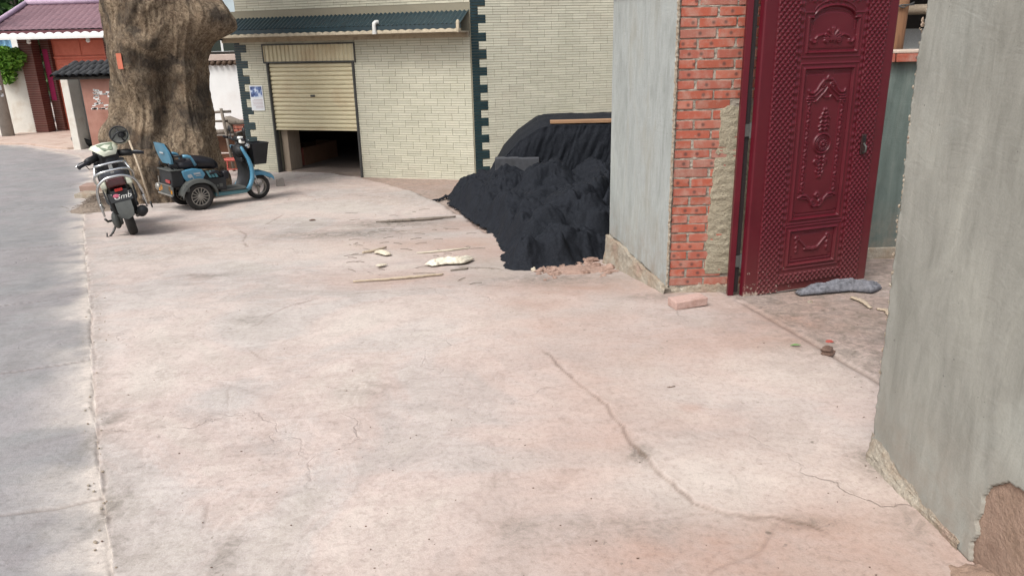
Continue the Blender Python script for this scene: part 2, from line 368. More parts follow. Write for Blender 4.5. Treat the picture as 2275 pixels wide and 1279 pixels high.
def ground_fields(X, Y):
    r = {}
    for k, bl in BLOBS.items():
        a = np.zeros(X.shape)
        for (px, py, rx, ry, s) in bl:
            c = G(px, py); d = ((X - c.x) / rx) ** 2 + ((Y - c.y) / ry) ** 2
            a = np.maximum(a, s * np.exp(-d))
        r[k] = a
    r['red'] = np.clip(r['red'] * 1.25 + .30 * smooth(-1.8, 1.0, X), 0, 1)
    Z = np.asarray(hg(X, Y)) + .010 * fbm(X * .9, Y * .9, seed=3) + .0035 * fbm(X * 7, Y * 7, seed=5, o=3)
    ck = np.zeros(X.shape)
    wob = .035 * fbm(X * 4, Y * 4, seed=11, o=5) + .008 * fbm(X * 30, Y * 30, seed=13, o=2)
    # the raised edge of the gateway slab
    d, s, p = poly_dist(X, Y, STEP); sd = d * s + wob
    amp = .011 * smooth(0.0, .45, p) * smooth(1.0, .8, p)
    Z = Z + amp * smooth(-.008, .008, sd) * np.exp(-np.maximum(sd, 0) / .5) * (d < 2.2)
    ck = np.maximum(ck, .9 * np.exp(-((sd + .006) / .0085) ** 2) * smooth(0.0, .08, p) * smooth(1.0, .97, p) * (.7 + .3 * smooth(-.3, .3, fbm(X * 9, Y * 9, seed=4))))
    r['pale'] = np.maximum(r['pale'], .22 * smooth(-.005, .03, sd) * np.exp(-np.maximum(sd, 0) / .5) * smooth(.3, .6, p) * (d < 1))
    # edge of the yard slab towards the dirt apron of the house
    d, s, p = poly_dist(X, Y, SLAB); sd = d * s + wob * 2
    beyond = smooth(-.02, .05, sd) * (d < 6) * smooth(.0, .05, p) * smooth(1.0, .97, p)
    Z = Z - .045 * beyond * np.exp(-np.maximum(sd, 0) / 3.0)
    inap = beyond * smooth(16.5, 13, Y + .34 * X + .3)
    r['red'] = np.maximum(r['red'], .85 * beyond); r['dirt'] = np.maximum(r['dirt'], .55 * beyond)
    # gate rail let into the threshold
    d, s, p = poly_dist(X, Y, THRES); sd = d * s + wob * .2
    Z = Z - .012 * np.exp(-(sd / .018) ** 2); ck = np.maximum(ck, .75 * np.exp(-(sd / .014) ** 2) * smooth(0, .05, p))
    inner = smooth(1.0, .97, p) * smooth(.0, .05, sd) * (X > 1.2) * (Y < 9)
    r['red'] = np.maximum(r['red'], .55 * inner); r['dirt'] = np.maximum(r['dirt'], .75 * inner)
    for P, w, dp in CRW:
        d, s, p = poly_dist(X, Y, P); d = np.abs(d * s + wob * .5)
        g = np.exp(-(d / (w * 1.3)) ** 2) * smooth(0, .08, p) * smooth(1, .92, p)
        far = smooth(2.5, 5.5, Y); g = g * (.45 + .55 * far) * (.35 + .65 * smooth(-.3, .2, fbm(X * 8, Y * 8, seed=15))); Z = Z - dp * g * .7; ck = np.maximum(ck, g * .7)
    # seam between road and yard
    de, se, pe = poly_dist(X, Y, EDGE); sde = de * se + wob * .9
    g = np.exp(-(sde / .009) ** 2); brk = smooth(-.35, .35, fbm(X * 3, Y * 3, seed=21))
    Z = Z - .006 * g * (.3 + brk); ck = np.maximum(ck, g * (.05 + .35 * brk))
    r['dirt'] = np.maximum(r['dirt'], .35 * np.exp(-(de / .09) ** 2))
    onroad = in_poly(X + wob * .4, Y, ROADP)
    Z = Z - .004 * onroad
    for P in JTW:
        d, s, p = poly_dist(X, Y, P); d = np.abs(d * s + wob * .25)
        g = np.exp(-(d / .009) ** 2) * onroad; Z = Z - .01 * g; ck = np.maximum(ck, .55 * g)
    r['red'] = np.where(onroad, r['red'] * .15 + .05, r['red']); r['pale'] = np.where(onroad, r['pale'] * .2, r['pale'])
    spill = (np.exp(-(de / .22) ** 2) * smooth(-.35, .25, fbm(X * 2.6, Y * 2.6, seed=31, o=6)) + .8 * np.exp(-(de / .05) ** 2)) * onroad
    r['pale'] = np.maximum(r['pale'], .95 * spill)
    r['crack'] = np.clip(ck, 0, 1)
    return Z, r, onroad
_t = np.concatenate([np.linspace(-1.05, -.80, 50, endpoint=False), np.linspace(-.80, .74, 640), np.linspace(.75, .98, 30)]); _y = 0.95 * np.exp(np.linspace(0, math.log(46 / .95), 860))
GY, GT = np.meshgrid(_y, _t, indexing='ij'); GX = GY * GT
GZ, GF, GR = ground_fields(GX, GY)
cell = GR[:-1, :-1] & GR[1:, 1:]
yard = grid_mesh('yard', GX, GY, GZ, M_YARD, keep=~cell, attrs=GF); yard['kind'] = 'structure'
road = grid_mesh('road', GX, GY, GZ, M_ROAD, keep=cell, attrs=GF); road['kind'] = 'structure'
# the wider terrain under and around the place, out to the horizon
_gx, _gy = np.meshgrid(np.linspace(-260, 260, 66), np.concatenate([np.linspace(-120, 40, 81), np.linspace(48, 360, 20)]), indexing='ij')
M_EARTH = mat('earth', ['8f7d70', 'a08d80', '94806f'], 1.2, .9, .5, 40, .01)
ground = grid_mesh('ground', _gx, _gy, np.asarray(hg(_gx, _gy)) - .09, M_EARTH, flip=True); ground['kind'] = 'structure'
def gz(x, y):
    return float(hg(x, y) + .010 * fbm(x * .9, y * .9, seed=3) + .0035 * fbm(x * 7, y * 7, seed=5, o=3))

# ---------------------------------------------------------------- tiled house with the roller shutter
M_TILE = mat('split_face_tile', ['bebba6', 'c8c5b1', 'c2bca8'], .8, .6, .4, 120, .004, spec=.35, island=.10)
M_TILE_DK = mat('dark_green_tile', ['1d2e31', '253a3d', '1c2d31'], 3, .4, .3, 120, .003, spec=.5, island=.2)
M_MORTAR_T = mat('tile_grout', ['8a8472', '928b78'], 3, .9, .3, 140)
M_SHUT = mat('shutter_steel', ['c3b897', 'c9bf9f', 'bfae8d'], 1.6, .48, .05, 60, spec=.4, fine=.08)
M_RAIL = mat('dark_steel_rail', ['3a3a38', '4a4946'], 8, .5, .1, spec=.5)
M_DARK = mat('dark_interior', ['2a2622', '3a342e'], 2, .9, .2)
M_ROOF_DK = mat('dark_glazed_roof', ['1d2b30', '263a40', '1f3036'], 5, .38, .15, 80, spec=.5)
M_BEIGE = mat('eave_plaster', ['a39680', 'b3a68f', '8f8370'], 6, .85, .3)
M_WHITEP = mat('white_plastic', ['d8d8d2', 'c9c8c2'], 8, .4, .05, fine=.06)
M_PAPER = mat('paper', ['c9cdd0', 'd6d8d8'], 6, .8, .05, fine=.05)

Cn = G(1058, 397); Lf = G(622, 373)
HC = Vector((Cn.x, Cn.y, 0))
uL = Vector((-math.cos(math.radians(18.5)), math.sin(math.radians(18.5)), 0)); nL = Vector((-uL.y, uL.x, 0)); nL = nL if nL.y < 0 else -nL
uR = Vector((math.cos(math.radians(15)), math.sin(math.radians(15)), 0)); nR = Vector((uR.y, -uR.x, 0))
def on_plane(px, py, o, n):
    d = ray(px, py); e = Vector((0, 0, EYE)); t = (Vector((o.x, o.y, 0)) - e).dot(n) / d.dot(n); return e + d * t
def wall_a(px, py, o=HC, u=uL, n=nL):
    q = on_plane(px, py, o, n); return (q - Vector((o.x, o.y, 0))).dot(u), q.z
house = thing('tiled_house', 'house clad in pale green split-face tiles with dark quoins and a roller shutter', 'house', (HC.x, HC.y, -.8))
def rects_minus(a0, a1, holes):
    segs = [(a0, a1)]
    for h0, h1 in holes:
        n = []
        for s0, s1 in segs:
            if h1 <= s0 or h0 >= s1: n.append((s0, s1)); continue
            if s0 < h0: n.append((s0, h0))
            if h1 < s1: n.append((h1, s1))
        segs = n
    return [s for s in segs if s[1] - s[0] > .004]
def tile_rows(mb, o, u, n, A0, A1, z0, z1, holes=(), rh=.044, tw=.27, d0=.0, d1=.016, g=.008):
    """holes: (a0, a1, z0, z1) rectangles left bare"""
    k = 0; z = z0
    while z < z1 - .01:
        zt = min(z + rh, z1); zm = (z + zt) / 2
        hl = [(h[0], h[1]) for h in holes if h[2] <= zm <= h[3]]
        for s0, s1 in rects_minus(A0, A1, hl):
            a = A0 - tw + ((k // 3) % 2) * tw * .5
            while a < s1:
                b0, b1 = max(a, s0), min(a + tw, s1)
                if b1 - b0 > .02:
                    e = random.uniform(-.0018, .0018)
                    mb.obox(o, u, n, b0, b1 - .005, d0, d1 + e, z + g * .5, zt - g * .5)
                a += tw
        z += rh; k += 1
aL, _z = wall_a(546, 300); TOPW = 6.2
s0a, _ = wall_a(622, 372); s1a, sb = wall_a(797, 286); _, st = wall_a(690, 140); _, bt = wall_a(690, 98)
S0, S1 = min(s0a, s1a), max(s0a, s1a); _, eav = wall_a(800, 80)
ZB = -1.2
# wall cores
w = MB()
for a0, a1, z0, z1 in ((-.0, S0, ZB, eav + .5), (S1, aL, ZB, eav + .5), (S0, S1, bt, eav + .5)):
    w.obox(HC, uL, nL, a0, a1, -.24, 0, z0, z1)
w.build('wall_core', M_MORTAR_T, house)
# quoins on the left corner of the annexe (in steps) and on the corner of the main house
qh, holes_l, holes_r, qrects = .147, [(S0, S1, -2, bt + .02)], [], []
z = -.62; k = 0
while z < eav - .02:
    wd = .27 if k % 2 else .13
    qrects.append((HC, uL, nL, aL - wd, aL, z, min(z + qh, eav)))
    holes_l.append((aL - wd, aL, z, min(z + qh, eav))); z += qh; k += 1
z = -.8; k = 0
while z < TOPW:
    wd = .27 if k % 2 else .135
    qrects.append((HC, uR, nR, .0, wd, z, z + qh)); holes_r.append((0, wd, z, z + qh)); z += qh; k += 1
mb = MB(); tile_rows(mb, HC, uL, nL, 0.02, aL, -.86, eav, holes_l)
mb.build('wall_tiles', M_TILE, house, kind='stuff')
for (o, u, n, a0, a1, z0, z1) in qrects:
    if z0 > 3.2: continue
    q = MB(); tile_rows(q, o, u, n, a0, a1, z0, z1, rh=.049, tw=.4, d1=.021)
    q.build('quoin_block', M_TILE_DK, house)
# main house, right of the corner
w = MB(); w.obox(HC, uR, nR, 0, 6.5, -.24, 0, ZB, TOPW); w.build('main_wall_core', M_MORTAR_T, house)
mb = MB(); tile_rows(mb, HC, uR, nR, 0.0, 6.5, -.9, 3.3, holes_r); mb.build('main_wall_tiles', M_TILE, house, kind='stuff')
# upper storey over the lean-to roof, set back
oU = HC - nL * .06
mb = MB(); ua1, _ = wall_a(517, 20); 
mb.obox(oU, uL, nL, -.0, ua1, -.24, 0, eav - .3, TOPW); mb.build('upper_wall_core', M_MORTAR_T, house)
mb = MB(); tile_rows(mb, oU, uL, nL, 0.0, ua1, eav + .02, 3.3); mb.build('upper_wall_tiles', M_TILE, house, kind='stuff')
# lean-to roof: S-profile sheet, drip fascia, wavy eave trim, soffit
RA0, RA1 = .02, aL + .22; zt, zf = eav + .40, eav + .13
def roofsheet(name, prof, amp, pitch, mt, n=1400, par=house, o=HC, u=uL, nn=nL, a0=RA0, a1=RA1, stepn=0):
    A = np.linspace(a0, a1, n); pr = np.array(prof)   # (depth out, z)
    L = np.linspace(0, 1, 9 if stepn else 5); D = np.interp(L, np.linspace(0, 1, len(pr)), pr[:, 0]); ZZ = np.interp(L, np.linspace(0, 1, len(pr)), pr[:, 1])
    AA, DD = np.meshgrid(A, D, indexing='ij'); _, Z2 = np.meshgrid(A, ZZ, indexing='ij')
    Z2 = Z2 + amp * np.sin(AA / pitch * 2 * math.pi)
    return grid_mesh(name, o.x + u.x * AA + nn.x * DD, o.y + u.y * AA + nn.y * DD, Z2, mt, par)
roofsheet('lean_to_roof', [(-.05, zt), (.42, zf + .02)], .012, .085, M_ROOF_DK)
m = MB(); m.obox(HC, uL, nL, RA0, RA1, .40, .425, zf - .055, zf + .018); m.build('eave_fascia', M_ROOF_DK, house)
A = np.linspace(RA0, RA1, 500); wv = .022 * np.abs(np.sin(A / .15 * math.pi))
AA = np.stack([A, A, A, A], 0); DD = np.stack([A * 0 + .435, A * 0 + .435, A * 0 + .36, A * 0 + .36], 0); Z2 = np.stack([A * 0 + zf - .11, zf - .05 - .02 + wv, zf - .05 - .02 + wv, A * 0 + zf - .11], 0)
grid_mesh('eave_trim', HC.x + uL.x * AA + nL.x * DD, HC.y + uL.y * AA + nL.y * DD, Z2, M_BEIGE, house)
m = MB(); m.obox(HC, uL, nL, RA0, RA1, .02, .40, zf - .12, zf - .095); m.obox(HC, uL, nL, RA0, RA1, .02, .08, zf - .2, zf - .12); m.build('soffit', M_BEIGE, house)
m = MB()
for sgn, aa in ((1, RA1),):
    P = lambda d, zz, a_: (HC.x + uL.x * a_ + nL.x * d, HC.y + uL.y * a_ + nL.y * d, zz)
    m.hexa([P(-.05, eav - .02, aa - .03), P(.42, eav - .02, aa - .03), P(.42, eav - .02, aa), P(-.05, eav - .02, aa), P(-.05, zt + .03, aa - .03), P(.42, zf + .04, aa - .03), P(.42, zf + .04, aa), P(-.05, zt + .03, aa)])
m.build('gable_board', M_ROOF_DK, house)
# roller shutter
for i, (a, b) in enumerate(((S0 - .03, S0 + .025), (S1 - .025, S1 + .03))):
    m = MB(); m.obox(HC, uL, nL, a, b, -.06, .03, -.86, st + .01); m.obox(HC, uL, nL, a + .012, b - .012, .03, .045, -.86, st); m.build('guide_rail', M_RAIL, house, bevel=.004)
nsl = 15; zs = np.linspace(sb, st, nsl + 1)
for i in range(nsl):
    h0, h1 = zs[i], zs[i + 1]; hh = h1 - h0
    prof = [(-.03, 0), (-.012, .03), (-.001, .16), (.004, .32), (.004, .62), (-.001, .80), (-.014, .95), (-.03, 1)]
    m = MB(); P = lambda d, zz, a_: (HC.x + uL.x * a_ + nL.x * d, HC.y + uL.y * a_ + nL.y * d, zz)
    a0, a1 = S0 + .024, S1 - .024
    poly = [(d, h0 + t * hh) for d, t in prof] + [(-.045, h1), (-.045, h0)]
    rings = [[P(d, zz, aa) for d, zz in poly] for aa in (a0, a1)]
    m.loft(rings); m.build('slat', M_SHUT, house, smooth=False)
m = MB(); m.obox(HC, uL, nL, S0 + .02, S1 - .02, -.05, .012, sb - .045, sb - .004); m.build('bottom_bar', M_SHUT, house, bevel=.004)
m = MB(); am = (S0 + S1) / 2; zl = np.interp(.5, [0, 1], [sb, st]); m.obox(HC, uL, nL, am - .05, am + .05, .004, .014, zl - .02, zl + .02); m.obox(HC, uL, nL, am - .018, am + .018, .014, .022, zl - .008, zl + .008); m.build('lock', M_RAIL, house, bevel=.003)
# ribbed valance above the shutter
nv = 22; A = np.linspace(S0 - .05, S1 + .06, nv * 12 + 1); ph = (np.arange(len(A)) % 12) / 12.
dep = .035 - .022 * smooth(.30, .36, ph) * (1 - smooth(.60, .66, ph))
AA = np.stack([A] * 2, 0); DD = np.stack([dep] * 2, 0); Z2 = np.stack([A * 0 + st + .03, A * 0 + bt - .01], 0)
grid_mesh('shutter_valance', HC.x + uL.x * AA + nL.x * DD, HC.y + uL.y * AA + nL.y * DD, Z2, M_SHUT, house, smooth=False)
m = MB(); m.obox(HC, uL, nL, S0 - .07, S1 + .07, .012, .05, bt - .012, bt + .012); m.obox(HC, uL, nL, S0 - .07, S1 + .07, .012, .045, st + .005, st + .032)
m.obox(HC, uL, nL, S0 - .07, S0 - .048, .012, .048, st, bt); m.obox(HC, uL, nL, S1 + .05, S1 + .07, .012, .048, st, bt); m.build('valance_frame', M_RAIL, house)
# room behind the shutter
m = MB(); o2 = HC; dq = lambda d: d
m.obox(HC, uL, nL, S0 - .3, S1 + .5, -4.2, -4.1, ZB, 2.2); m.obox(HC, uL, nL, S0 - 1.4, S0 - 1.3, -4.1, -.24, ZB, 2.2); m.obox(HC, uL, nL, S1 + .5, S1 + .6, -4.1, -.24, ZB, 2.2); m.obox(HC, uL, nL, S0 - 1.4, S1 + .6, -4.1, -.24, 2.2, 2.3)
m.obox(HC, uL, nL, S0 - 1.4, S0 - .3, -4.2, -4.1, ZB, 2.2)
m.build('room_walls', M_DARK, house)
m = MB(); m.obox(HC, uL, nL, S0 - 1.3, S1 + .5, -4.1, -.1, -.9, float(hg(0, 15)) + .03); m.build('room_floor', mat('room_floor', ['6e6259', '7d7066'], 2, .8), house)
m = MB(); m.obox(HC, uL, nL, S1 - .2, S1 - .06, -.5, -.09, -.75, sb + .1); m.build('inner_post', mat('timber_pale', ['8b7d6c', '9c8d7b'], 5, .8, stretch=(6, 6, 1)), house)
# carton just inside
M_CARD = mat('red_carton', ['8a4b3a', '97564a', '7d4434'], 3, .8, .15, 40, fine=.15)
M_CARD2 = mat('brown_carton', ['6b4f3c', '7b5c47'], 3, .85, .15, 40, fine=.15)
bx = on_plane(640, 372, HC - nL * .75, nL); 
crate = thing('cardboard_box', 'red and brown cardboard box just inside the half-open roller shutter', 'box', (bx.x, bx.y, -.70))
ob = Vector((bx.x, bx.y, 0)); zb = -.70
m = MB(); m.obox(ob, -uL, nL, -.05, .42, -.03, .0, zb, zb + .36); m.build('front_panel', M_CARD, crate)
m = MB(); m.obox(ob, -uL, nL, .42, .45, -1.3, .0, zb, zb + .36); m.build('side_panel', M_CARD2, crate)
m = MB(); m.obox(ob, -uL, nL, -.08, -.05, -1.3, .0, zb, zb + .36); m.obox(ob, -uL, nL, -.05, .42, -1.3, -1.27, zb, zb + .36); m.build('side_panel', M_CARD2, crate)
m = MB(); m.obox(ob, -uL, nL, -.05, .42, -1.27, -.03, zb, zb + .02); m.build('base_panel', M_CARD2, crate)
m = MB(); m.hexa([Vector(p) for p in [(ob - uL * -.05 + nL * 0 + Vector((0, 0, zb + .36))), (ob - uL * .42 + Vector((0, 0, zb + .36))), (ob - uL * .42 + nL * .14 + Vector((0, 0, zb + .30))), (ob - uL * -.05 + nL * .14 + Vector((0, 0, zb + .30))),
    (ob - uL * -.05 + Vector((0, 0, zb + .365))), (ob - uL * .42 + Vector((0, 0, zb + .365))), (ob - uL * .42 + nL * .14 + Vector((0, 0, zb + .306))), (ob - uL * -.05 + nL * .14 + Vector((0, 0, zb + .306)))]]); m.build('flap', M_CARD, crate)
# poster left of the shutter
pa, pz = wall_a(573, 218); pw = .15; ph_ = .24
post = thing('wall_poster', 'white paper notice with a blue mountain picture beside the shutter', 'poster', tuple(HC + uL * pa + nL * .03 + Vector((0, 0, pz - ph_))))
m = MB(); m.obox(HC, uL, nL, pa - pw, pa + pw, .026, .030, pz - ph_, pz + ph_); m.build('sheet', M_PAPER, post)
def pic_mat():
    t = NT('poster_picture'); c = t.co((1, 1, 1)); n = t.noise(c, 9, 5, .6)
    return t.fin(t.ramp(n, [(.35, '2a3a66'), (.5, '5a6f9a'), (.56, 'b9c4d4'), (.7, 'd5dbe2')]), .7)
m = MB(); m.obox(HC, uL, nL, pa - pw * .88, pa + pw * .88, .0305, .032, pz + .02, pz + ph_ * .92); m.build('picture', pic_mat(), post)
m = MB()
for i in range(7):
    zz = pz - .03 - i * .027; m.obox(HC, uL, nL, pa - pw * .85, pa + pw * random.uniform(.3, .85), .0305, .0315, zz - .003, zz + .003)
m.build('text_lines', mat('print_red', ['9a6f70', '8a6a70'], 6, .8, 0, fine=0), post)
# white pipe elbow on the eave
e1, ez = wall_a(858, 62); E0 = HC + uL * e1 + nL * .46
pipe = thing('white_drain_elbow', 'small white plastic pipe elbow on the dark eave above the shutter', 'pipe', (E0.x, E0.y, zf - .08))
m = MB(); m.tube([E0 + Vector((-.0, 0, zf - .10)), E0 + Vector((0, 0, zf + .02)), E0 + Vector((0.005, .0, zf + .06)), E0 + Vector((.03, .02, zf + .085)), E0 + Vector((.06, .05, zf + .085))], .035, 12); m.build('elbow', M_WHITEP, pipe, smooth=False, auto=50)
m = MB(); m.tube([E0 + Vector((0, 0, zf - .115)), E0 + Vector((0, 0, zf - .07))], .042, 12); m.build('collar', M_WHITEP, pipe, auto=50)
m = MB(); e2 = HC + uL * .06 + nL * .45; m.tube([e2 + Vector((0, 0, zf - .12)), e2 + Vector((0, 0, zf + .02)), e2 + Vector((.0, .06, zf + .06))], .03, 10)
m.build('rain_spout', M_BEIGE, house, auto=50)

# ---------------------------------------------------------------- brick gate pier with plastered side
def plaster_mat(name, c1, c2, c3, white=.5, st=(2.2, 2.2, .35)):
    t = NT(name); co = t.co(); cs = t.co(st)
    a = t.noise(cs, 2.6, 6, .62, .5); b = t.noise(co, 1.3, 5, .6); c = t.noise(t.co((3.2, 3.2, .7)), 6, 6, .66, .8); f = t.noise(co, 130, 4, .7)
    col = t.ramp(a, [(.32, c1), (.5, c2), (.68, c3)])
    col = t.mix(t.math('MULTIPLY', t.ramp(b, [(.5, (0, 0, 0)), (.72, (1, 1, 1))]), white), col, 'a6aaa4')
    col = t.mix(1.0, col, t.ramp(c, [(.34, (.86, .86, .855)), (.56, (1, 1, 1))]), 'MULTIPLY')
    col = t.mix(1.0, col, t.ramp(f, [(.25, (.88, .88, .87)), (.6, (1, 1, 1))]), 'MULTIPLY')
    sep = t.n('ShaderNodeSeparateXYZ'); t.l(co, sep.inputs[0])       # mud splashed up from the ground
    spl = t.math('MULTIPLY', t.ramp(sep.outputs[2], [(.08, (.8, .8, .8)), (.55, (0, 0, 0))]), t.ramp(t.noise(co, 7, 7, .7), [(.38, (0, 0, 0)), (.66, (1, 1, 1))]))
    col = t.mix(spl, col, '857a6e')
    pit = t.ramp(t.noise(co, 46, 2, .5), [(.22, (1, 1, 1)), (.26, (0, 0, 0))]); col = t.mix(t.math('MULTIPLY', pit, .6), col, '4a4a47')
    trw = t.noise(t.co((1, 1, 2.5)), 5, 3, .5, 2.5)
    t.bump(t.math('ADD', t.math('MULTIPLY', f, .3), t.math('ADD', t.math('MULTIPLY', c, .5), t.math('MULTIPLY', trw, .55))), .4, .008)
    return t.fin(col, .88, 0, .25)
M_PLAST = plaster_mat('grey_plaster', '8b8f8b', '9b9f9c', '95968f', .45, (1.6, 1.6, .55))
M_PLAST2 = plaster_mat('wet_green_plaster', '807f77', '8d8c84', '99988f', .5, (1.5, 1.5, .6))
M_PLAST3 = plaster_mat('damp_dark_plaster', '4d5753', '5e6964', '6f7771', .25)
def brick_mat():
    t = NT('red_brick'); co = t.co(); oi = t.n('ShaderNodeObjectInfo')
    col = t.ramp(oi.outputs['Random'], [(0, '8f5141'), (.3, '9e5442'), (.6, '94574a'), (.8, 'a35f4d'), (1, '8c5d52')])
    v = t.n('ShaderNodeVectorMath', operation='ADD'); cb = t.n('ShaderNodeCombineXYZ')
    t.l(oi.outputs['Random'], cb.inputs[0]); sc = t.n('ShaderNodeVectorMath', operation='SCALE'); t.l(cb.outputs[0], sc.inputs[0]); sc.inputs['Scale'].default_value = 60
    t.l(co, v.inputs[0]); t.l(sc.outputs[0], v.inputs[1])
    n1 = t.noise(v.outputs[0], 14, 5, .65); n2 = t.noise(v.outputs[0], 140, 4, .7)
    col = t.mix(t.ramp(n1, [(.45, (0, 0, 0)), (.72, (.7, .7, .7))]), col, 'a3887b')
    col = t.mix(1.0, col, t.ramp(n2, [(.25, (.8, .79, .78)), (.6, (1, 1, 1))]), 'MULTIPLY')
    # dark firing spots, one or two on some bricks
    sep = t.n('ShaderNodeSeparateXYZ'); t.l(co, sep.inputs[0])
    for (sx, th) in ((-.035, .45), (.045, .62)):
        dx = t.math('ADD', sep.outputs[0], t.math('MULTIPLY_ADD', oi.outputs['Random'], .05, sx - .025)); dz = sep.outputs[2]
        d = t.math('SQRT', t.math('ADD', t.math('MULTIPLY', dx, dx), t.math('MULTIPLY', dz, dz)))
        d = t.math('ADD', d, t.math('MULTIPLY', n1, .006))
        s = t.ramp(d, [(.009, (1, 1, 1)), (.02, (0, 0, 0))]); rn = t.math('FRACT', t.math('MULTIPLY', oi.outputs['Random'], 37.7 + 91 * th))
        on = t.math('GREATER_THAN', rn, th)
        col = t.mix(t.math('MULTIPLY', t.math('MULTIPLY', s, on), .72), col, '3f3634')
    t.bump(t.math('ADD', n1, t.math('MULTIPLY', n2, .6)), .5, .004)
    return t.fin(col, .9, 0, .2)
M_BRICK = brick_mat()
M_MORT = mat('rough_mortar', ['8f867a', '9c9387', '81796e'], 9, .95, .9, 90, .01)
M_CEM = mat('rough_cement', ['8c8370', '99907c', 'a39b87'], 7, .95, 1.0, 70, .012)
M_FOOT = mat('footing_concrete', ['8a8072', 'a39a8b', '958674', 'a0897a'], 6, .95, 1.0, 55, .015)
pA = Vector((G(1482, 650).x, G(1482, 650).y, 0)); pB = Vector((G(1349, 583).x + .03, G(1349, 583).y, 0))
uS = (pB - pA).normalized(); nS = Vector((uS.y, -uS.x, 0)); nS = nS if nS.x < 0 else -nS      # side face
uF = Vector((1, 0, 0)); nF = Vector((0, -1, 0)); PL = (pB - pA).length; PH = 2.02; PW = .72
pier = thing('gate_pier', 'red brick gate pier with grey plastered side and crumbling concrete footing', 'pier', (pA.x, pA.y, -.1))
def bk_shape(L, W, H, seed=0):
    r = random.Random(seed); j = lambda: r.uniform(-.0022, .0022)
    m = MB(); vs = []
    for sx in (-1, 1):
        for sy in (-1, 1):
            for sz in (-1, 1): vs.append((sx * L / 2 + j(), sy * W / 2 + j(), sz * H / 2 + j()))
    m.v = vs; m.f = [(0, 1, 3, 2), (4, 6, 7, 5), (0, 4, 5, 1), (2, 3, 7, 6), (0, 2, 6, 4), (1, 5, 7, 3)]
    return m
BRK = {}
def brick_mesh(L, W=.115, H=.053):
    key = (round(L, 2), W, H, random.randrange(4))
    if key not in BRK:
        o = bk_shape(L, W, H, hash(key) % 999).build('brick', M_BRICK, None, bevel=.004, seg=2)
        # bake the bevel once so that alike bricks share one mesh
        dg = bpy.context.evaluated_depsgraph_get(); me = bpy.data.meshes.new_from_object(o.evaluated_get(dg))
        bpy.data.objects.remove(o); BRK[key] = me
    return BRK[key]
def put_brick(parent, c, L, rz=0, W=.115, H=.053, tilt=0.0):
    me = brick_mesh(L, W, H); o = link_mesh('brick', me, M_BRICK, parent)
    o.location = Vector(c) - OFF[parent.name]; o.rotation_euler = (random.gauss(0, .008), tilt + random.gauss(0, .006), rz + random.gauss(0, .008))
    return o
# core
m = MB(); i_ = .016
c4 = [pA + uF * i_ - nF * i_, pA + uF * PW - nF * i_, pB + uF * PW, pB + uF * i_]
m.hexa([(p.x, p.y, -1.0) for p in c4] + [(p.x, p.y, PH) for p in c4]); m.build('mortar_core', M_MORT, pier)
ch = .0655; zc = -.012; k = 0
while zc < PH - .03:
    lay = [.24, .24, .20] if k % 2 == 0 else [.115, .24, .24, .08]
    x = .012
    for L in lay:
        Lr = L - .004 + random.uniform(-.006, .004)
        covered = (x > .27 + .03 * smooth(.5, 1.25, zc)) and .05 < zc < 1.25
        if not covered or x + L < .31:
            if x + Lr > PW: Lr = PW - x
            cxy = pA + uF * (x + Lr / 2) - nF * (.0575 + random.uniform(-.003, .002))
            put_brick(pier, (cxy.x, cxy.y, zc + .0265 + random.uniform(-.002, .002)), Lr, tilt=-.006)
        x += L + .011
    zc += ch; k += 1
# squeezed-out mortar in the joints: a rough sheet a little behind the brick faces
A_, Z_ = np.meshgrid(np.linspace(.0, PW, 150), np.linspace(-.05, PH, 420), indexing='ij')
D_ = -.0075 + .009 * fbm(A_ * 26, Z_ * 60, seed=41, o=3)
grid_mesh('joint_mortar', pA.x + uF.x * A_ + nF.x * D_, pA.y + uF.y * A_ + nF.y * D_, Z_, M_MORT, pier)
# cement daubed over the jamb side
A_, Z_ = np.meshgrid(np.linspace(.20, PW + .01, 150), np.linspace(-.10, 1.36, 360), indexing='ij')
edge = .265 + .045 * smooth(.35, 1.3, Z_) - .05 * smooth(.25, .02, Z_) * 0 + .018 * fbm(Z_ * 14, Z_ * 0, seed=51, o=4)
topz = 1.25 + .05 * fbm(A_ * 9, 0 * A_, seed=52) - .35 * smooth(.40, .30, A_) * 0
D_ = .004 + .006 * fbm(A_ * 16, Z_ * 30, seed=53, o=4) + .0012 * np.sin(Z_ * 95 + 6 * fbm(A_ * 4, Z_ * 4, seed=2)) + .008 * smooth(.6, .72, A_)
ok = (A_ > edge) & (Z_ < topz) & ~((Z_ < .07) & (A_ < .55 + .05 * fbm(Z_ * 20, A_ * 20, seed=9)))
D_ = np.where(ok, D_, -.03)
kp = ok[:-1, :-1] | ok[1:, 1:]
grid_mesh('cement_daub', pA.x + uF.x * A_ + nF.x * D_, pA.y + uF.y * A_ + nF.y * D_, Z_, M_CEM, pier, keep=kp)
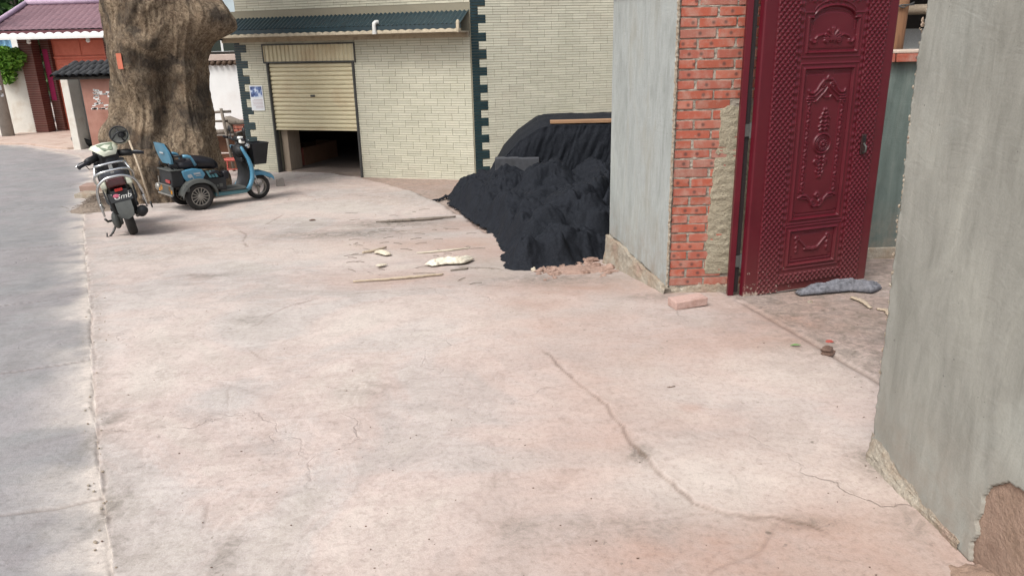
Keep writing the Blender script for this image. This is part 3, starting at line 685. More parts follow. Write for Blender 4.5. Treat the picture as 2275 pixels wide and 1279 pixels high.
# footing: lumpy concrete along front and side
def footing(name, o, u, n, L, h0, h1, out, seed, par, n1=150, ext=0.0):
    A_, T_ = np.meshgrid(np.linspace(-ext, L, n1), np.linspace(0, 1, 46), indexing='ij')
    f = np.clip(A_ / L, 0, 1); H = (h0 + (h1 - h0) * f) + .03 * fbm(A_ * 7, 0 * A_, seed=seed) + .012 * fbm(A_ * 30, 0 * A_, seed=seed + 1)
    zg = np.asarray(hg(o.x + u.x * A_, o.y + u.y * A_)) - .08
    s = smooth(.72, 1.0, T_); Z_ = zg + (H - zg) * np.minimum(T_ / .82, 1.0)
    D_ = out * (1 - .45 * T_) * (1 - smooth(.84, 1.0, T_)) + .012 * fbm(A_ * 9, T_ * 6, seed=seed + 2, o=5) * (1 - smooth(.9, 1, T_)) - .02 * smooth(.9, 1, T_)
    D_ = D_ + .03 * (1 - T_) ** 3
    return grid_mesh(name, o.x + u.x * A_ + n.x * D_, o.y + u.y * A_ + n.y * D_, Z_, M_FOOT, par)
footing('footing', pA + nS * .012, uS, nS, PL + .02, -.02, .07, .045, 61, pier, ext=.05)
footing('footing', pA - uF * .03, uF, nF, PW - .02, -.014, -.018, .03, 67, pier)
# plaster coat of the side, ragged along the bottom
A_, Z_ = np.meshgrid(np.linspace(-.012, PL, 120), np.linspace(-.4, PH, 260), indexing='ij')
low = -.02 + .085 * np.clip(A_ / PL, 0, 1) + .022 * fbm(A_ * 8, 0 * A_, seed=71, o=5)
ok = Z_ > low
D_ = .014 + .004 * fbm(A_ * 3, Z_ * 2, seed=72); D_ = np.where(ok, D_, -.01) - .012 * smooth(.0, -.012, A_ + .004 * fbm(Z_ * 40, A_, seed=3))
grid_mesh('plaster_coat', pA.x + uS.x * A_ + nS.x * D_, pA.y + uS.y * A_ + nS.y * D_, Z_, M_PLAST, pier, keep=ok[:-1, :-1] | ok[1:, 1:])
# the torn arris of the plaster where it meets the bricks
m = MB(); rr = random.Random(3); pts = [pA + nS * .006 + uF * .004 * rr.uniform(-1, 1) + nF * (.004 + .006 * rr.random()) + Vector((0, 0, zz)) for zz in np.linspace(-.03, PH, 150)]
m.tube(pts, [.007 + .005 * rr.random() for _ in pts], 6); m.build('plaster_arris', M_FOOT, pier)
# far end of the coat, then brick coping
m = MB(); q = pB + uS * .012
m.hexa([(p.x, p.y, -1.0) for p in (pB + nS * .012, q + nS * .012, q + uF * .7, pB + uF * .7)] + [(p.x, p.y, PH) for p in (pB + nS * .012, q + nS * .012, q + uF * .7, pB + uF * .7)]); m.build('rear_plaster', M_PLAST, pier)
ang = math.atan2(uS.y, uS.x)
for i in range(6):
    c = pA + uS * (.10 + i * .245) - nS * .02; 
    if i * .245 > PL: break
    put_brick(pier, (c.x, c.y, PH + .03), .235, rz=ang, W=.13)
    c2 = c - nS * .16; put_brick(pier, (c2.x, c2.y, PH + .03), .235, rz=ang, W=.13)

# ---------------------------------------------------------------- steel gate jamb post and the maroon door leaf
def maroon(name, chips):
    t = NT(name); co = t.co(); f = t.noise(co, 60, 5, .65); g = t.noise(co, 2.5, 5, .6)
    col = t.ramp(g, [(.3, '470c17'), (.5, '500f1b'), (.7, '480d18')])
    col = t.mix(t.math('MULTIPLY', t.ramp(t.noise(co, 5, 5, .7), [(.5, (0, 0, 0)), (.75, (1, 1, 1))]), .10), col, '6e3a38')
    if chips:
        sep = t.n('ShaderNodeSeparateXYZ'); t.l(co, sep.inputs[0])
        lowz = t.ramp(sep.outputs[2], [(0, (1, 1, 1)), (.10, (.52, .52, .52)), (.45, (0, 0, 0))])
        leftx = t.ramp(sep.outputs[0], [(0, (1, 1, 1)), (.5, (.3, .3, .3))])
        c1 = t.ramp(t.math('ADD', t.math('MULTIPLY', t.noise(co, 34, 6, .7), 1.0), t.math('MULTIPLY', t.math('MULTIPLY', lowz, leftx), .30)), [(.74, (0, 0, 0)), (.78, (1, 1, 1))])
        dust = t.math('MULTIPLY', lowz, .25); col = t.mix(dust, col, '7a5a50'); col = t.mix(c1, col, '938477')
    t.bump(f, .06, .002)
    return t.fin(col, t.math('MULTIPLY_ADD', g, .25, .26), 0, .3, .0)
M_MAR = maroon('maroon_paint', True); M_MAR2 = maroon('maroon_post_paint', False)
jx = G(1624, 656); jamb = thing('gate_jamb_post', 'thin maroon steel jamb post in front of the brick pier', 'post', (jx.x, jx.y, -.05))
m = MB(); m.box(jx.x - .030, jx.x + .010, jx.y - .02, jx.y + .02, -.05, 2.25); m.build('post', M_MAR2, jamb, bevel=.003)
m = MB(); m.box(jx.x + .0125, jx.x + .042, jx.y - .004, jx.y + .03, -.03, 2.25); m.build('gap_strip', mat('black_gap', ['1c1516', '241a1b'], 6, .5), jamb)  # near-black strip filling the gap between post and door leaf
for zz in (.20, 1.10):
    m = MB(); m.tube([(jx.x + .05, jx.y - .012, zz - .05), (jx.x + .05, jx.y - .012, zz + .05)], .013, 10); m.box(jx.x + .01, jx.x + .05, jx.y - .02, jx.y - .006, zz - .04, zz + .04); m.build('hinge', M_RAIL, jamb, auto=40)
dl = G(1648, 660); dr = G(1932, 626)
DW = .97; dv = Vector((dr.x - dl.x, dr.y - dl.y, 0)).normalized(); dang = math.atan2(dv.y, dv.x)
door = thing('door_leaf', 'maroon pressed-steel gate door standing open with scale relief and scrollwork panels', 'door', (dl.x, dl.y, dl.z + .006), (0, 0, dang))
DH = 2.16
nu, nvv = 330, 700
U, V = np.meshgrid(np.linspace(0, DW, nu), np.linspace(0, DH, nvv), indexing='ij')
D = np.zeros_like(U)
# plain rim with rolled edges
def ridge(d, w): return np.exp(-(d / w) ** 2)
D += .010 * (smooth(.0, .012, U) * smooth(DW, DW - .012, U)) - .010
D += .006 * ridge(U - .055, .012) * 0
# fish-scale field
su, sv = .037, .042
inS = ((U > .095) & (U < .248)) | ((U > .742) & (U < .885)) | ((V > .055) & (V < .125) & (U > .105) & (U < .885)) | ((V > 1.955) & (V < 2.06) & (U > .105) & (U < .885))
r_ = np.floor(V / (sv / 2)); best = np.zeros_like(U)
for dr_ in (-1, 0, 1):
    row = r_ + dr_; cu = np.round(U / su - .5 * (row % 2)) * su + .5 * su * (row % 2); cv = (row + .5) * sv / 2
    q = np.sqrt(((U - cu) / (su * .5)) ** 2 + ((V - cv) / (sv * .5)) ** 2)
    best = np.maximum(best, np.clip(1 - q, 0, 1) * (1 + .5 * np.clip((V - cv) / (sv * .5), -1, 1)))
D += np.where(inS, .017 * best ** .8, 0)
# inner row of larger studs beside the panels
for cu in (.264, .726):
    cv = (np.floor(V / .05) + .5) * .05; q = np.hypot((U - cu) / .018, (V - cv) / .022); D += np.where((V > .16) & (V < 1.95), .009 * np.clip(1 - q, 0, 1), 0)
for vv in (1.94,):
    cu = (np.floor(U / .045) + .5) * .045; q = np.hypot((U - cu) / .02, (V - vv) / .016); D += np.where((U > .3) & (U < .69), .008 * np.clip(1 - q, 0, 1), 0)
PANELS = [(.312, .678, .185, .435), (.312, .678, .515, 1.525), (.312, .678, 1.625, 1.84)]
def frame_d(u0, u1, v0, v1, arch=0.0):
    cu, cv, hu, hv = (u0 + u1) / 2, (v0 + v1) / 2, (u1 - u0) / 2, (v1 - v0) / 2
    top = v1 + arch * np.sqrt(np.clip(1 - ((U - cu) / (hu * .82)) ** 2, 0, 1))
    return np.minimum(np.minimum(U - u0, u1 - U), np.minimum(V - v0, top - V))     # >0 inside
for i, (u0, u1, v0, v1) in enumerate(PANELS):
    q = frame_d(u0, u1, v0, v1, .075 if i == 2 else 0)
    D += .011 * ridge(q, .006) - .012 * smooth(.002, .016, q) + .008 * ridge(q - .026, .005) + .008 * smooth(.03, .045, q)
    D += .006 * ridge(q + .030, .004)
def stroke(pts, w=.0055, h=.011):
    global D
    P = np.array(pts); lo = P.min(0) - .03; hi = P.max(0) + .03
    i0, i1 = np.searchsorted(U[:, 0], [lo[0], hi[0]]); j0, j1 = np.searchsorted(V[0], [lo[1], hi[1]])
    uu, vv = U[i0:i1, j0:j1], V[i0:i1, j0:j1]
    if uu.size == 0: return
    d, _, _ = poly_dist(uu, vv, P); D[i0:i1, j0:j1] = np.maximum(D[i0:i1, j0:j1], D[i0:i1, j0:j1] * 0 + BASE + h * np.exp(-(d / w) ** 2))
BASE = -.004
CU = .495
def sym(pts, **k):
    stroke([(CU + x, y) for x, y in pts], **k); stroke([(CU - x, y) for x, y in pts], **k)
def spiral(cx, cy, r, turns=1.4, a0=0, sg=1): return [(cx + sg * r * (1 - t * .75) * math.cos(a0 + t * turns * 2 * math.pi), cy + r * (1 - t * .75) * math.sin(a0 + t * turns * 2 * math.pi)) for t in np.linspace(0, 1, 22)]
# top panel: palmette and scrolls
for a in (0, 22, 44, 66, 85):
    q = math.radians(90 - a); L = .085 - .0004 * a; sym([(0, 1.70), (L * .5 * math.cos(q), 1.70 + L * .5 * math.sin(q)), (L * math.cos(q) + .006, 1.70 + L * math.sin(q) - .01)], w=.006)
sym([(.01, 1.69), (.04, 1.72), (.075, 1.735), (.11, 1.725), (.125, 1.71), (.118, 1.70)]); sym(spiral(.045, 1.695, .016)); sym([(.12, 1.69), (.14, 1.685), (.155, 1.70)], w=.008)
# middle panel: crest, columns, medallion, lower scroll
sym([(.006, 1.455), (.03, 1.448), (.055, 1.42), (.075, 1.385), (.10, 1.365), (.128, 1.368), (.135, 1.385)], w=.007); sym(spiral(.032, 1.415, .020)); sym([(.03, 1.395), (.06, 1.37), (.09, 1.345), (.135, 1.345)], w=.005)
sym([(.0, 1.475), (.008, 1.462), (.0, 1.45)], w=.007); sym([(.0, 1.40), (.02, 1.37), (.035, 1.355)]); sym([(0, 1.335), (.02, 1.335), (.035, 1.355), (.075, 1.315), (.09, 1.31)], w=.004); sym([(.105, 1.33), (.14, 1.33)], w=.008); sym([(.107, 1.312), (.138, 1.312)], w=.006)
for zz in np.linspace(.70, 1.29, 22): sym([(.122 + .006 * math.sin(zz * 60), zz), (.122 - .006 * math.sin(zz * 60), zz + .014)], w=.008, h=.010)
sym([(.105, .70), (.105, 1.30)], w=.003, h=.006); sym([(.139, .70), (.139, 1.30)], w=.003, h=.006)
MC = 1.03
for R, w_, h_ in ((.062, .006, .012), (.045, .004, .010), (.036, .0035, .011), (.012, .008, .014)): stroke([(CU + R * math.cos(t), MC + R * 1.05 * math.sin(t)) for t in np.linspace(0, 2 * math.pi, 40)], w=w_, h=h_)
for k in range(12):
    t = k * math.pi / 6; stroke([(CU + .016 * math.cos(t), MC + .016 * math.sin(t)), (CU + .032 * math.cos(t), MC + .032 * math.sin(t))], w=.0045, h=.010)
for zz, L in ((1.12, .03), (1.145, .038), (1.17, .028), (1.20, .036), (1.225, .022), (1.25, .012)): sym([(0, zz), (L * .6, zz + .012), (L, zz - .002)], w=.006)
for zz, L in ((.94, .03), (.915, .042), (.885, .03), (.86, .02), (.835, .026), (.81, .012)): sym([(0, zz), (L * .6, zz - .012), (L, zz + .004)], w=.006)
sym(spiral(.032, .905, .018)); sym([(.0, .60), (.02, .595), (.04, .61), (.06, .65), (.085, .675), (.115, .68), (.14, .665)], w=.007); sym(spiral(.03, .625, .018)); sym([(0, .66), (.015, .675), (.0, .69)], w=.008); sym([(.05, .63), (.08, .655), (.12, .66)], w=.004)
# bottom panel: swag between bows
sym([(.0, .285), (.03, .29), (.055, .31), (.085, .345), (.11, .37)], w=.006)
for xx in (0, .015, .03, .045): sym(spiral(xx, .285 + .004 * (xx > .01), .011, 1.1), w=.005)
sym(spiral(.118, .375, .016)); sym([(.118, .36), (.124, .34), (.113, .325), (.123, .305), (.115, .29), (.12, .275)], w=.006)
inp = np.zeros((nu - 1, nvv - 1), int); uc = U[:-1, :-1] + DW / nu / 2; vc = V[:-1, :-1] + DH / nvv / 2
for i, (u0, u1, v0, v1) in enumerate(PANELS): inp[(uc > u0 - .034) & (uc < u1 + .034) & (vc > v0 - .034) & (vc < v1 + (.11 if i == 2 else .034))] = i + 1
YD = -D - .012
OFF[door.name] = Vector(); door.scale.x = 1.115
grid_mesh('door_skin', U, YD, V, M_MAR, door, keep=inp == 0)
for i, lb in enumerate(('swag relief panel', 'long panel with medallion and scroll crest', 'arched panel with palmette')):
    o = grid_mesh('relief_panel', U, YD, V, M_MAR, door, keep=inp == i + 1); o['label'] = 'maroon ' + lb
m = MB(); m.box(.001, DW - .001, -.004, .034, .001, DH); m.build('door_frame', M_MAR2, door)
m = MB(); m.box(0.0, DW, -.013, .036, -.006, .0); m.build('bottom_edge', mat('bare_steel', ['8f8c86', 'a09c95'], 8, .5, .1, metal=.3), door)
m = MB(); m.box(.785, .822, -.030, -.012, .935, 1.075); m.build('lock_plate', mat('dark_bronze', ['3a1f20', '2a191a'], 9, .35, .1), door, bevel=.004)
m = MB(); m.box(.792, .815, -.032, -.028, 1.02, 1.062); m.build('latch_shade_patch', mat('lock_black', ['120d0d'], 9, .6, 0, fine=0), door)  # near-black patch proud of the plate, its colour stands in for a shaded recess
m = MB(); m.tube([(.803, -.03, 1.01), (.806, -.052, .99), (.806, -.052, .955), (.803, -.03, .945)], .006, 8); m.build('pull', M_RAIL, door, smooth=True)

# ---------------------------------------------------------------- plastered wall close to the camera on the right
wA = Vector((G(1940, 1012).x, G(1940, 1012).y, 0)); wdir = (Vector((G(2200, 1268).x, G(2200, 1268).y, 0)) - wA); wdir.z = 0
uW = Vector((.04, -1, 0)).normalized(); nW = Vector((uW.y, -uW.x, 0)); nW = nW if nW.x < 0 else -nW
rw = thing('plastered_wall', 'grey-green plastered wall in the near right foreground with a torn plaster edge', 'wall', (wA.x, wA.y, -.1))
m = MB(); WH = 2.55; WL = 4.2
cc = [wA + nW * .004 + uW * .012, wA + nW * .004 + uW * WL, wA - nW * .24 + uW * WL, wA - nW * .24 + uW * .012]
m.hexa([(p.x, p.y, -.4) for p in cc] + [(p.x - uW.x * (.092 if i in (0, 3) else 0), p.y - uW.y * (.092 if i in (0, 3) else 0), WH) for i, p in enumerate(cc)]); M_MUD = mat('exposed_mud_wall', ['86705f', '927b6b', '786254'], 5, .95, .8, 40, .012)
m.build('mud_core', M_MUD, rw)
A_, Z_ = np.meshgrid(np.concatenate([np.linspace(-.13, 1.0, 250), np.linspace(1.02, WL, 30)]), np.linspace(-.04, WH, 400), indexing='ij')
edge = -.037 * Z_ + .004 * fbm(Z_ * 26, 0 * Z_, seed=81, o=5) + .018 * smooth(.5, 1.0, fbm(Z_ * 5, 0 * Z_ + 3, seed=83) + .45 * (Z_ > 1.0)) * (Z_ > .45) + .012 * fbm(Z_ * 4, 0 * Z_, seed=82) * smooth(.5, 1.4, Z_)
hole = np.array([[.68, -.1], [.68, .02], [.665, .06], [.69, .11], [.67, .15], [.685, .20], [.68, .25], [.70, .30], [.735, .33], [.77, .36], [.95, .40], [1.3, .36], [1.4, -.1]])
wb_ = .009 * fbm(A_ * 14, Z_ * 14, seed=85, o=6) + .003 * fbm(A_ * 90, Z_ * 90, seed=84, o=2)
hl = in_poly(A_ + wb_, Z_ + wb_, hole)
low = .02 + .012 * fbm(A_ * 12, 0 * A_, seed=86, o=5) - .02 * smooth(.0, .3, A_)
ok = (A_ > edge) & ~hl & (Z_ > low)
D_ = .014 + .006 * fbm(A_ * 1.6, Z_ * 1.2, seed=87) + .0015 * fbm(A_ * 9, Z_ * 3, seed=88) + .006 * smooth(.02, .0, A_ - edge) * fbm(Z_ * 40, A_ * 40, seed=89)
D_ = np.where(ok, D_, -.006)
grid_mesh('plaster_coat', wA.x + uW.x * A_ + nW.x * D_, wA.y + uW.y * A_ + nW.y * D_, Z_, M_PLAST2, rw, keep=(ok[:-1, :-1] | ok[1:, 1:]))
m = MB(); rr = random.Random(5)   # crumbs along the torn edge
for i in range(170):
    zz = rr.uniform(.35, WH); e = float(-.037 * zz + .004 * fbm(zz * 26, 0, seed=81, o=5)); s = rr.uniform(.002, .007)
    p = wA + uW * (e + rr.uniform(-.01, .008)) + nW * rr.uniform(.0, .012); m.blob((p.x, p.y, zz), (s, s, s * 1.4), 6, 4, .4, i)
m.build('torn_plaster_edge', M_FOOT, rw, kind='stuff')
# low cement fillet and crumbled mud at its foot
A_, T_ = np.meshgrid(np.linspace(-.015, .62, 130), np.linspace(0, 1, 26), indexing='ij')
out = .035 * smooth(0, .05, A_ + .03) * (1 - .5 * smooth(.1, .5, A_)) + .010 * fbm(A_ * 18, T_ * 4, seed=91, o=4)
Zf = .012 + (.10 - .07 * smooth(.05, .3, A_) + .03 * fbm(A_ * 10, 0 * A_, seed=92)) * T_ ** 1.5 - .03 * (1 - smooth(0, .15, T_)); Df = out * (1 - T_) ** 1.2 + .011 + .006 * fbm(A_ * 22, T_ * 9, seed=93)
grid_mesh('cement_fillet', wA.x + uW.x * A_ + nW.x * Df, wA.y + uW.y * A_ + nW.y * Df, Zf, M_FOOT, rw)
# mud fallen from the hole in the plaster, heaped against the wall
A_, B_ = np.meshgrid(np.linspace(.52, 1.5, 120), np.linspace(-.01, .34, 60), indexing='ij')
q = smooth(.54, .85, A_ - .5 * B_ + .03 * fbm(A_ * 9, B_ * 9, seed=95)) * smooth(.33, .0, B_ + .03 * fbm(A_ * 7, B_ * 7, seed=97))
Zm = -.03 + .06 * q ** .8 + .016 * fbm(A_ * 22, B_ * 22, seed=96, o=4) * smooth(0, .1, q)
heap = grid_mesh('soil_heap', wA.x + uW.x * A_ + nW.x * B_, wA.y + uW.y * A_ + nW.y * B_, Zm, M_MUD)
props(heap, 'small heap of reddish brown mud fallen against the near plastered wall', 'soil heap')

# ---------------------------------------------------------------- courtyard wall, post and shed seen through the gap
YC = 6.35
cw = thing('courtyard_wall', 'dark damp-plastered courtyard wall with brick and cement coping behind the door', 'wall', (3.2, YC, -.2))
zt1 = at_y(1985, 138, YC).z; zt2 = at_y(1985, 120, YC).z; zb1 = at_y(1960, 548, YC).z
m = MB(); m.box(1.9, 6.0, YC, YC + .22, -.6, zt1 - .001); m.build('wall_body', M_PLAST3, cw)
m = MB(); m.box(1.9, 6.0, YC - .035, YC, -.6, zb1); m.build('plinth', M_FOOT, cw, bevel=.01)
x = 2.0
while x < 5.9: put_brick(cw, (x, YC + .03, (zt1 + zt2) / 2), .236, W=.18, H=zt2 - zt1); x += .247
m = MB(); m.box(1.9, 6.0, YC - .05, YC + .30, zt2 + .002, zt2 + .028); m.build('cement_coping', mat('coping_cement', ['b0a091', 'bcab9c'], 6, .9, .4), cw, bevel=.008)
M_WOOD = mat('weathered_wood', ['6a4a33', '7a583d', '5b402d'], 3, .8, .4, 60, .004, stretch=(8, 8, .8))
M_WOOD2 = mat('grey_wood', ['6e665c', '80766b', '5a534b'], 3, .9, .5, 60, .004, stretch=(8, 8, .8))
M_WOODP = mat('pale_peeled_wood', ['a3937e', 'b0a18c', '917f6b'], 4, .8, .3, 60, .003)
pt = at_y(2015, 60, 6.55); wp = thing('wooden_post', 'round weathered timber post rising behind the courtyard wall', 'post', (pt.x, 6.75, .9))
m = MB(); m.tube([(pt.x - .01, 6.75, .9), (pt.x + .0, 6.75, 1.6), (pt.x + .03, 6.76, 2.8)], [.085, .082, .075], 14); m.build('trunk', M_WOOD, wp, smooth=True)
m = MB(); zz = at_y(2015, 14, 6.6).z; m.tube([(pt.x - .09, 6.66, zz), (pt.x, 6.655, zz + .01), (pt.x + .09, 6.66, zz + .012)], .007, 8); m.tube([(pt.x - .10, 6.66, zz + .02), (pt.x, 6.655, zz - .01), (pt.x + .09, 6.66, zz + .03)], .006, 8); m.build('wire_binding', M_RAIL, wp, smooth=True)
shed = thing('timber_shed', 'dark open shed with horizontal poles behind the courtyard wall', 'shed', (3.6, 8.4, -.3))
m = MB(); m.box(1.4, 7.5, 9.0, 9.15, -.5, 2.9); m.build('back_wall', M_DARK, shed)
m = MB(); m.hexa([(1.4, 6.9, 2.75), (7.5, 6.9, 2.75), (7.5, 9.3, 3.2), (1.4, 9.3, 3.2), (1.4, 6.9, 2.83), (7.5, 6.9, 2.83), (7.5, 9.3, 3.28), (1.4, 9.3, 3.28)]); m.build('roof', M_DARK, shed)
for zz, yy in ((2.0, 6.95), (1.86, 7.4), (2.3, 7.2)):
    m = MB(); m.tube([(1.6, yy, zz), (4, yy + .02, zz + .03), (7.2, yy, zz)], .045, 10); m.build('pole', M_WOODP if zz < 2.1 else M_WOOD, shed, smooth=True)
for xx in (1.9, 4.6, 7.2):
    m = MB(); m.tube([(xx, 7.0, -.5), (xx, 7.0, 2.8)], .06, 10); m.build('upright', M_WOOD, shed, smooth=True)
m = MB(); m.box(2.6, 6.5, 7.6, 7.63, .2, 1.72); m.build('side_board', mat('grey_board', ['8f8f8c', 'a3a29e'], 5, .8), shed)

# ---------------------------------------------------------------- black shade netting
def net_mat():
    t = NT('black_netting'); co = t.co(); f = t.noise(t.co((1, 1, 1.6)), 60, 6, .7, 1.2); g = t.noise(co, 3.5, 5, .6, 1.0); s = t.noise(t.co((30, 30, 4)), 5, 4, .7, 1.5)
    col = t.ramp(f, [(.3, (.005, .006, .008)), (.48, (.011, .0125, .016)), (.62, (.021, .0235, .029)), (.78, (.05, .054, .063))])
    col = t.mix(t.math('MULTIPLY', t.ramp(g, [(.45, (0, 0, 0)), (.75, (1, 1, 1))]), .45), col, '24262b')
    t.bump(t.math('ADD', f, s), .35, .012)
    t.b.inputs['Sheen Weight'].default_value = .0; t.b.inputs['Sheen Roughness'].default_value = .6
    return t.fin(col, .8, 0, .10)
M_NET = net_mat()
def ridged(x, y, seed, o=3): return 1 - np.abs(fbm(x, y, seed=seed, o=o)) * 2
# the low spread of bunched netting
NP = g2([(996, 438), (1000, 452), (1015, 466), (1040, 480), (1062, 498), (1082, 506), (1098, 528), (1110, 545), (1122, 570), (1130, 596), (1165, 602), (1210, 596), (1270, 592), (1310, 582), (1352, 572)])
NP = np.vstack([NP, [[pB.x + .1, pB.y - .1], [pB.x + .25, pB.y + .5], [2.6, 8.6], [2.6, 12.6], [.2, 12.6], [-.9, 12.2], [-1.25, 11.6]]])
xs = np.linspace(NP[:, 0].min() - .1, 2.65, 330); ys = 5.6 * np.exp(np.linspace(0, math.log(12.7 / 5.6), 360))
NX, NY = np.meshgrid(xs, ys, indexing='ij')
d, s_, p_ = poly_dist(NX, NY, np.vstack([NP, NP[:1]])); ins = in_poly(NX, NY, NP); sd = np.where(ins, d, -d) + .07 * fbm(NX * 3.2, NY * 3.2, seed=101) + .03 * fbm(NX * 11, NY * 11, seed=102)
body = smooth(0, .22, sd) * .16 + smooth(.0, .9, sd) * (.20 + .08 * fbm(NX * .9, NY * .9, seed=103))
wx, wy = NX + .25 * fbm(NX * 1.5, NY * 1.5, seed=104), NY + .25 * fbm(NX * 1.5, NY * 1.5, seed=105)
fold = .27 * np.abs(vnoise(wx * 1.5 + wy * .5, wy * 1.1 - wx * .4, seed=106)) + .22 * np.abs(vnoise((wx * .8 + wy * .6) * .9, (wy * .8 - wx * .6) * 3.3, seed=107)) + .10 * np.abs(vnoise((wx * .95 - wy * .3) * 2.2, (wy * .95 + wx * .3) * 6.5, seed=108)) + .035 * np.abs(vnoise(wx * 16, wy * 13, seed=110)) - .14 + .006 * fbm(NX * 40, NY * 34, seed=109)
NZ = np.asarray(hg(NX, NY)) + .004 + np.clip(body + fold * smooth(0, .25, sd), .0, 1.2) - .05 * smooth(.0, -.03, sd)
NXd = NX + .03 * fbm(NX * 6, NY * 6, seed=121) * smooth(0, .2, sd); NYd = NY - .06 * smooth(0, .25, sd) * fbm(NX * 4, NY * 4, seed=122)
net1 = grid_mesh('shade_netting', NXd, NYd, NZ, M_NET, keep=(sd > -.02)[:-1, :-1])
props(net1, 'crumpled black shade netting spread low over the ground beside the pier', 'netting')
# the taller stack behind it, wrapped in the same netting
YS = 11.6; L0 = at_y(1076, 396, YS).x; T0 = at_y(1218, 270, YS)
stack = thing('net_covered_stack', 'tall stack wrapped in black netting against the tiled house', 'covered stack', (T0.x, YS + .6, float(hg(0, YS))))
ax = np.linspace(L0 - .06, 3.4, 260); tt = np.linspace(0, 1, 150)
AX, TT = np.meshgrid(ax, tt, indexing='ij'); gz0 = float(hg(0, YS)) - .02
prof = np.interp(AX, [L0 - .06, L0, L0 + .10, L0 + .30, L0 + .55, L0 + .85, T0.x, 3.5], [0, .04, .30, .58, .80, .97, 1.0, 1.0]); Hs = (T0.z - gz0) * prof
# parameter goes up the front, over the top and down behind
fr, tp = .55, .85
zz = np.where(TT < fr, TT / fr, 1.0) * Hs; zz = np.where(TT > tp, Hs * (1 - (TT - tp) / (1 - tp)), zz)
yy = np.where(TT < fr, YS - .10 * (1 - TT / fr) ** 1.5, np.where(TT < tp, YS + (TT - fr) / (tp - fr) * 1.3, YS + 1.3))
rad = .10 * np.exp(-((TT - fr) / .07) ** 2); zz = zz - rad * .6 * prof; yy = yy + rad * .3
wv = .055 * np.abs(vnoise(AX * 2.6 + .9 * zz, zz * .8, seed=131)) + .028 * np.abs(vnoise(AX * 7 - 3.5 * zz, zz * 1.5, seed=132)) + .02 * np.abs(vnoise(AX * 18 - 6 * zz, zz * 2.5, seed=136)) + .008 * fbm(AX * 30, zz * 12, seed=133)
yy = yy - wv * np.where(TT < fr + .05, 1, .2) - .10 * smooth(.5, 0, zz / np.maximum(Hs, .01)) * fbm(AX * 2, 0 * AX, seed=134); zz = zz + .02 * fbm(AX * 4, yy * 4, seed=135) * (TT > .4)
grid_mesh('net_cover', AX, yy, gz0 + zz, M_NET, stack)
M_BLOCK = mat('dusty_grey_block', ['3a3b3d', '45464a', '323335'], 6, .9, .5)
for i, (px, py, wpx) in enumerate(((1128, 376, .19), (1176, 376, .17))):
    q = at_y(px, py, YS - .14); m = MB(); m.box(q.x - wpx, q.x + wpx * .9, YS - .155, YS + .02, q.z - .16, q.z + .17)
    o = m.build('grey_block', M_BLOCK, None, bevel=.012); props(o, ('grey concrete block showing under the net at its left end', 'grey concrete block showing under the net, nearer the pier')[i], 'block')
q0, q1 = at_y(1222, 268, YS + .15), at_y(1372, 270, YS + .15)
m = MB(); m.hexa([(q0.x, YS + .05, q0.z - .04), (q1.x + 1.2, YS + .0, q0.z - .04), (q1.x + 1.2, YS + .16, q0.z - .04), (q0.x, YS + .2, q0.z - .04), (q0.x, YS + .05, q0.z + .005), (q1.x + 1.2, YS + .0, q0.z + .012), (q1.x + 1.2, YS + .16, q0.z + .012), (q0.x, YS + .2, q0.z + .005)])
props(m.build('wooden_plank', mat('tan_plank', ['8a6a4f', '9c7a5b', '7a5c45'], 4, .8, .3, 60, stretch=(1, 8, 8)), None, bevel=.005), 'long tan plank lying along the top of the net-covered stack', 'plank')

# ---------------------------------------------------------------- the old tree
def bark_mat():
    t = NT('old_bark'); co = t.co(); cs = t.co((1, 1, .75)); v = t.noise(cs, 15, 8, .76, 1.8); b = t.noise(co, 1.5, 5, .6, .8); f = t.noise(co, 70, 5, .7); w = t.noise(co, 3.2, 5, .65, .5)
    col = t.ramp(v, [(.34, '43382e'), (.43, '756453'), (.53, '98866f'), (.66, 'b5a48d')])
    col = t.mix(t.ramp(b, [(.46, (0, 0, 0)), (.6, (.75, .75, .75))]), col, '34312f')
    col = t.mix(t.math('MULTIPLY', t.ramp(w, [(.52, (0, 0, 0)), (.7, (1, 1, 1))]), .5), col, '7d6650')
    col = t.mix(1.0, col, t.ramp(f, [(.3, (.72, .71, .70)), (.55, (1, 1, 1))]), 'MULTIPLY')
    t.bump(t.math('ADD', v, t.math('MULTIPLY', f, .5)), 1.0, .05)
    return t.fin(col, .92, 0, .2)
M_BARK = bark_mat()
YT = 12.75; SIL = [(-40, 228, 470), (0, 233, 466), (50, 240, 462), (100, 249, 455), (150, 257, 446), (200, 264, 452), (250, 266, 462), (300, 262, 470), (350, 262, 479), (390, 270, 486), (430, 280, 492), (470, 262, 506)]
zs_, cx_, rr_ = [], [], []
for (py, l, r) in SIL:
    a, b = at_y(l, py, YT), at_y(r, py, YT); zs_.append((a.z + b.z) / 2); cx_.append((a.x + b.x) / 2); rr_.append((b.x - a.x) / 2)
zs_, cx_, rr_ = np.array(zs_[::-1]), np.array(cx_[::-1]), np.array(rr_[::-1])
tz0 = float(hg(0, YT)) - .15
tree = thing('old_tree', 'massive gnarled old tree trunk with burls behind the two scooters', 'tree', (float(np.interp(tz0, zs_, cx_)), YT, tz0))
TH_, TZ = np.meshgrid(np.linspace(0, 2 * math.pi, 360), np.linspace(tz0, 4.6, 380), indexing='ij')
cx = np.interp(TZ, np.append(zs_, 4.6), np.append(cx_, cx_[-1] - .1)); rr = np.interp(TZ, np.append(zs_, 4.6), np.append(rr_, rr_[-1] * .86))
cs, sn = np.cos(TH_), np.sin(TH_)
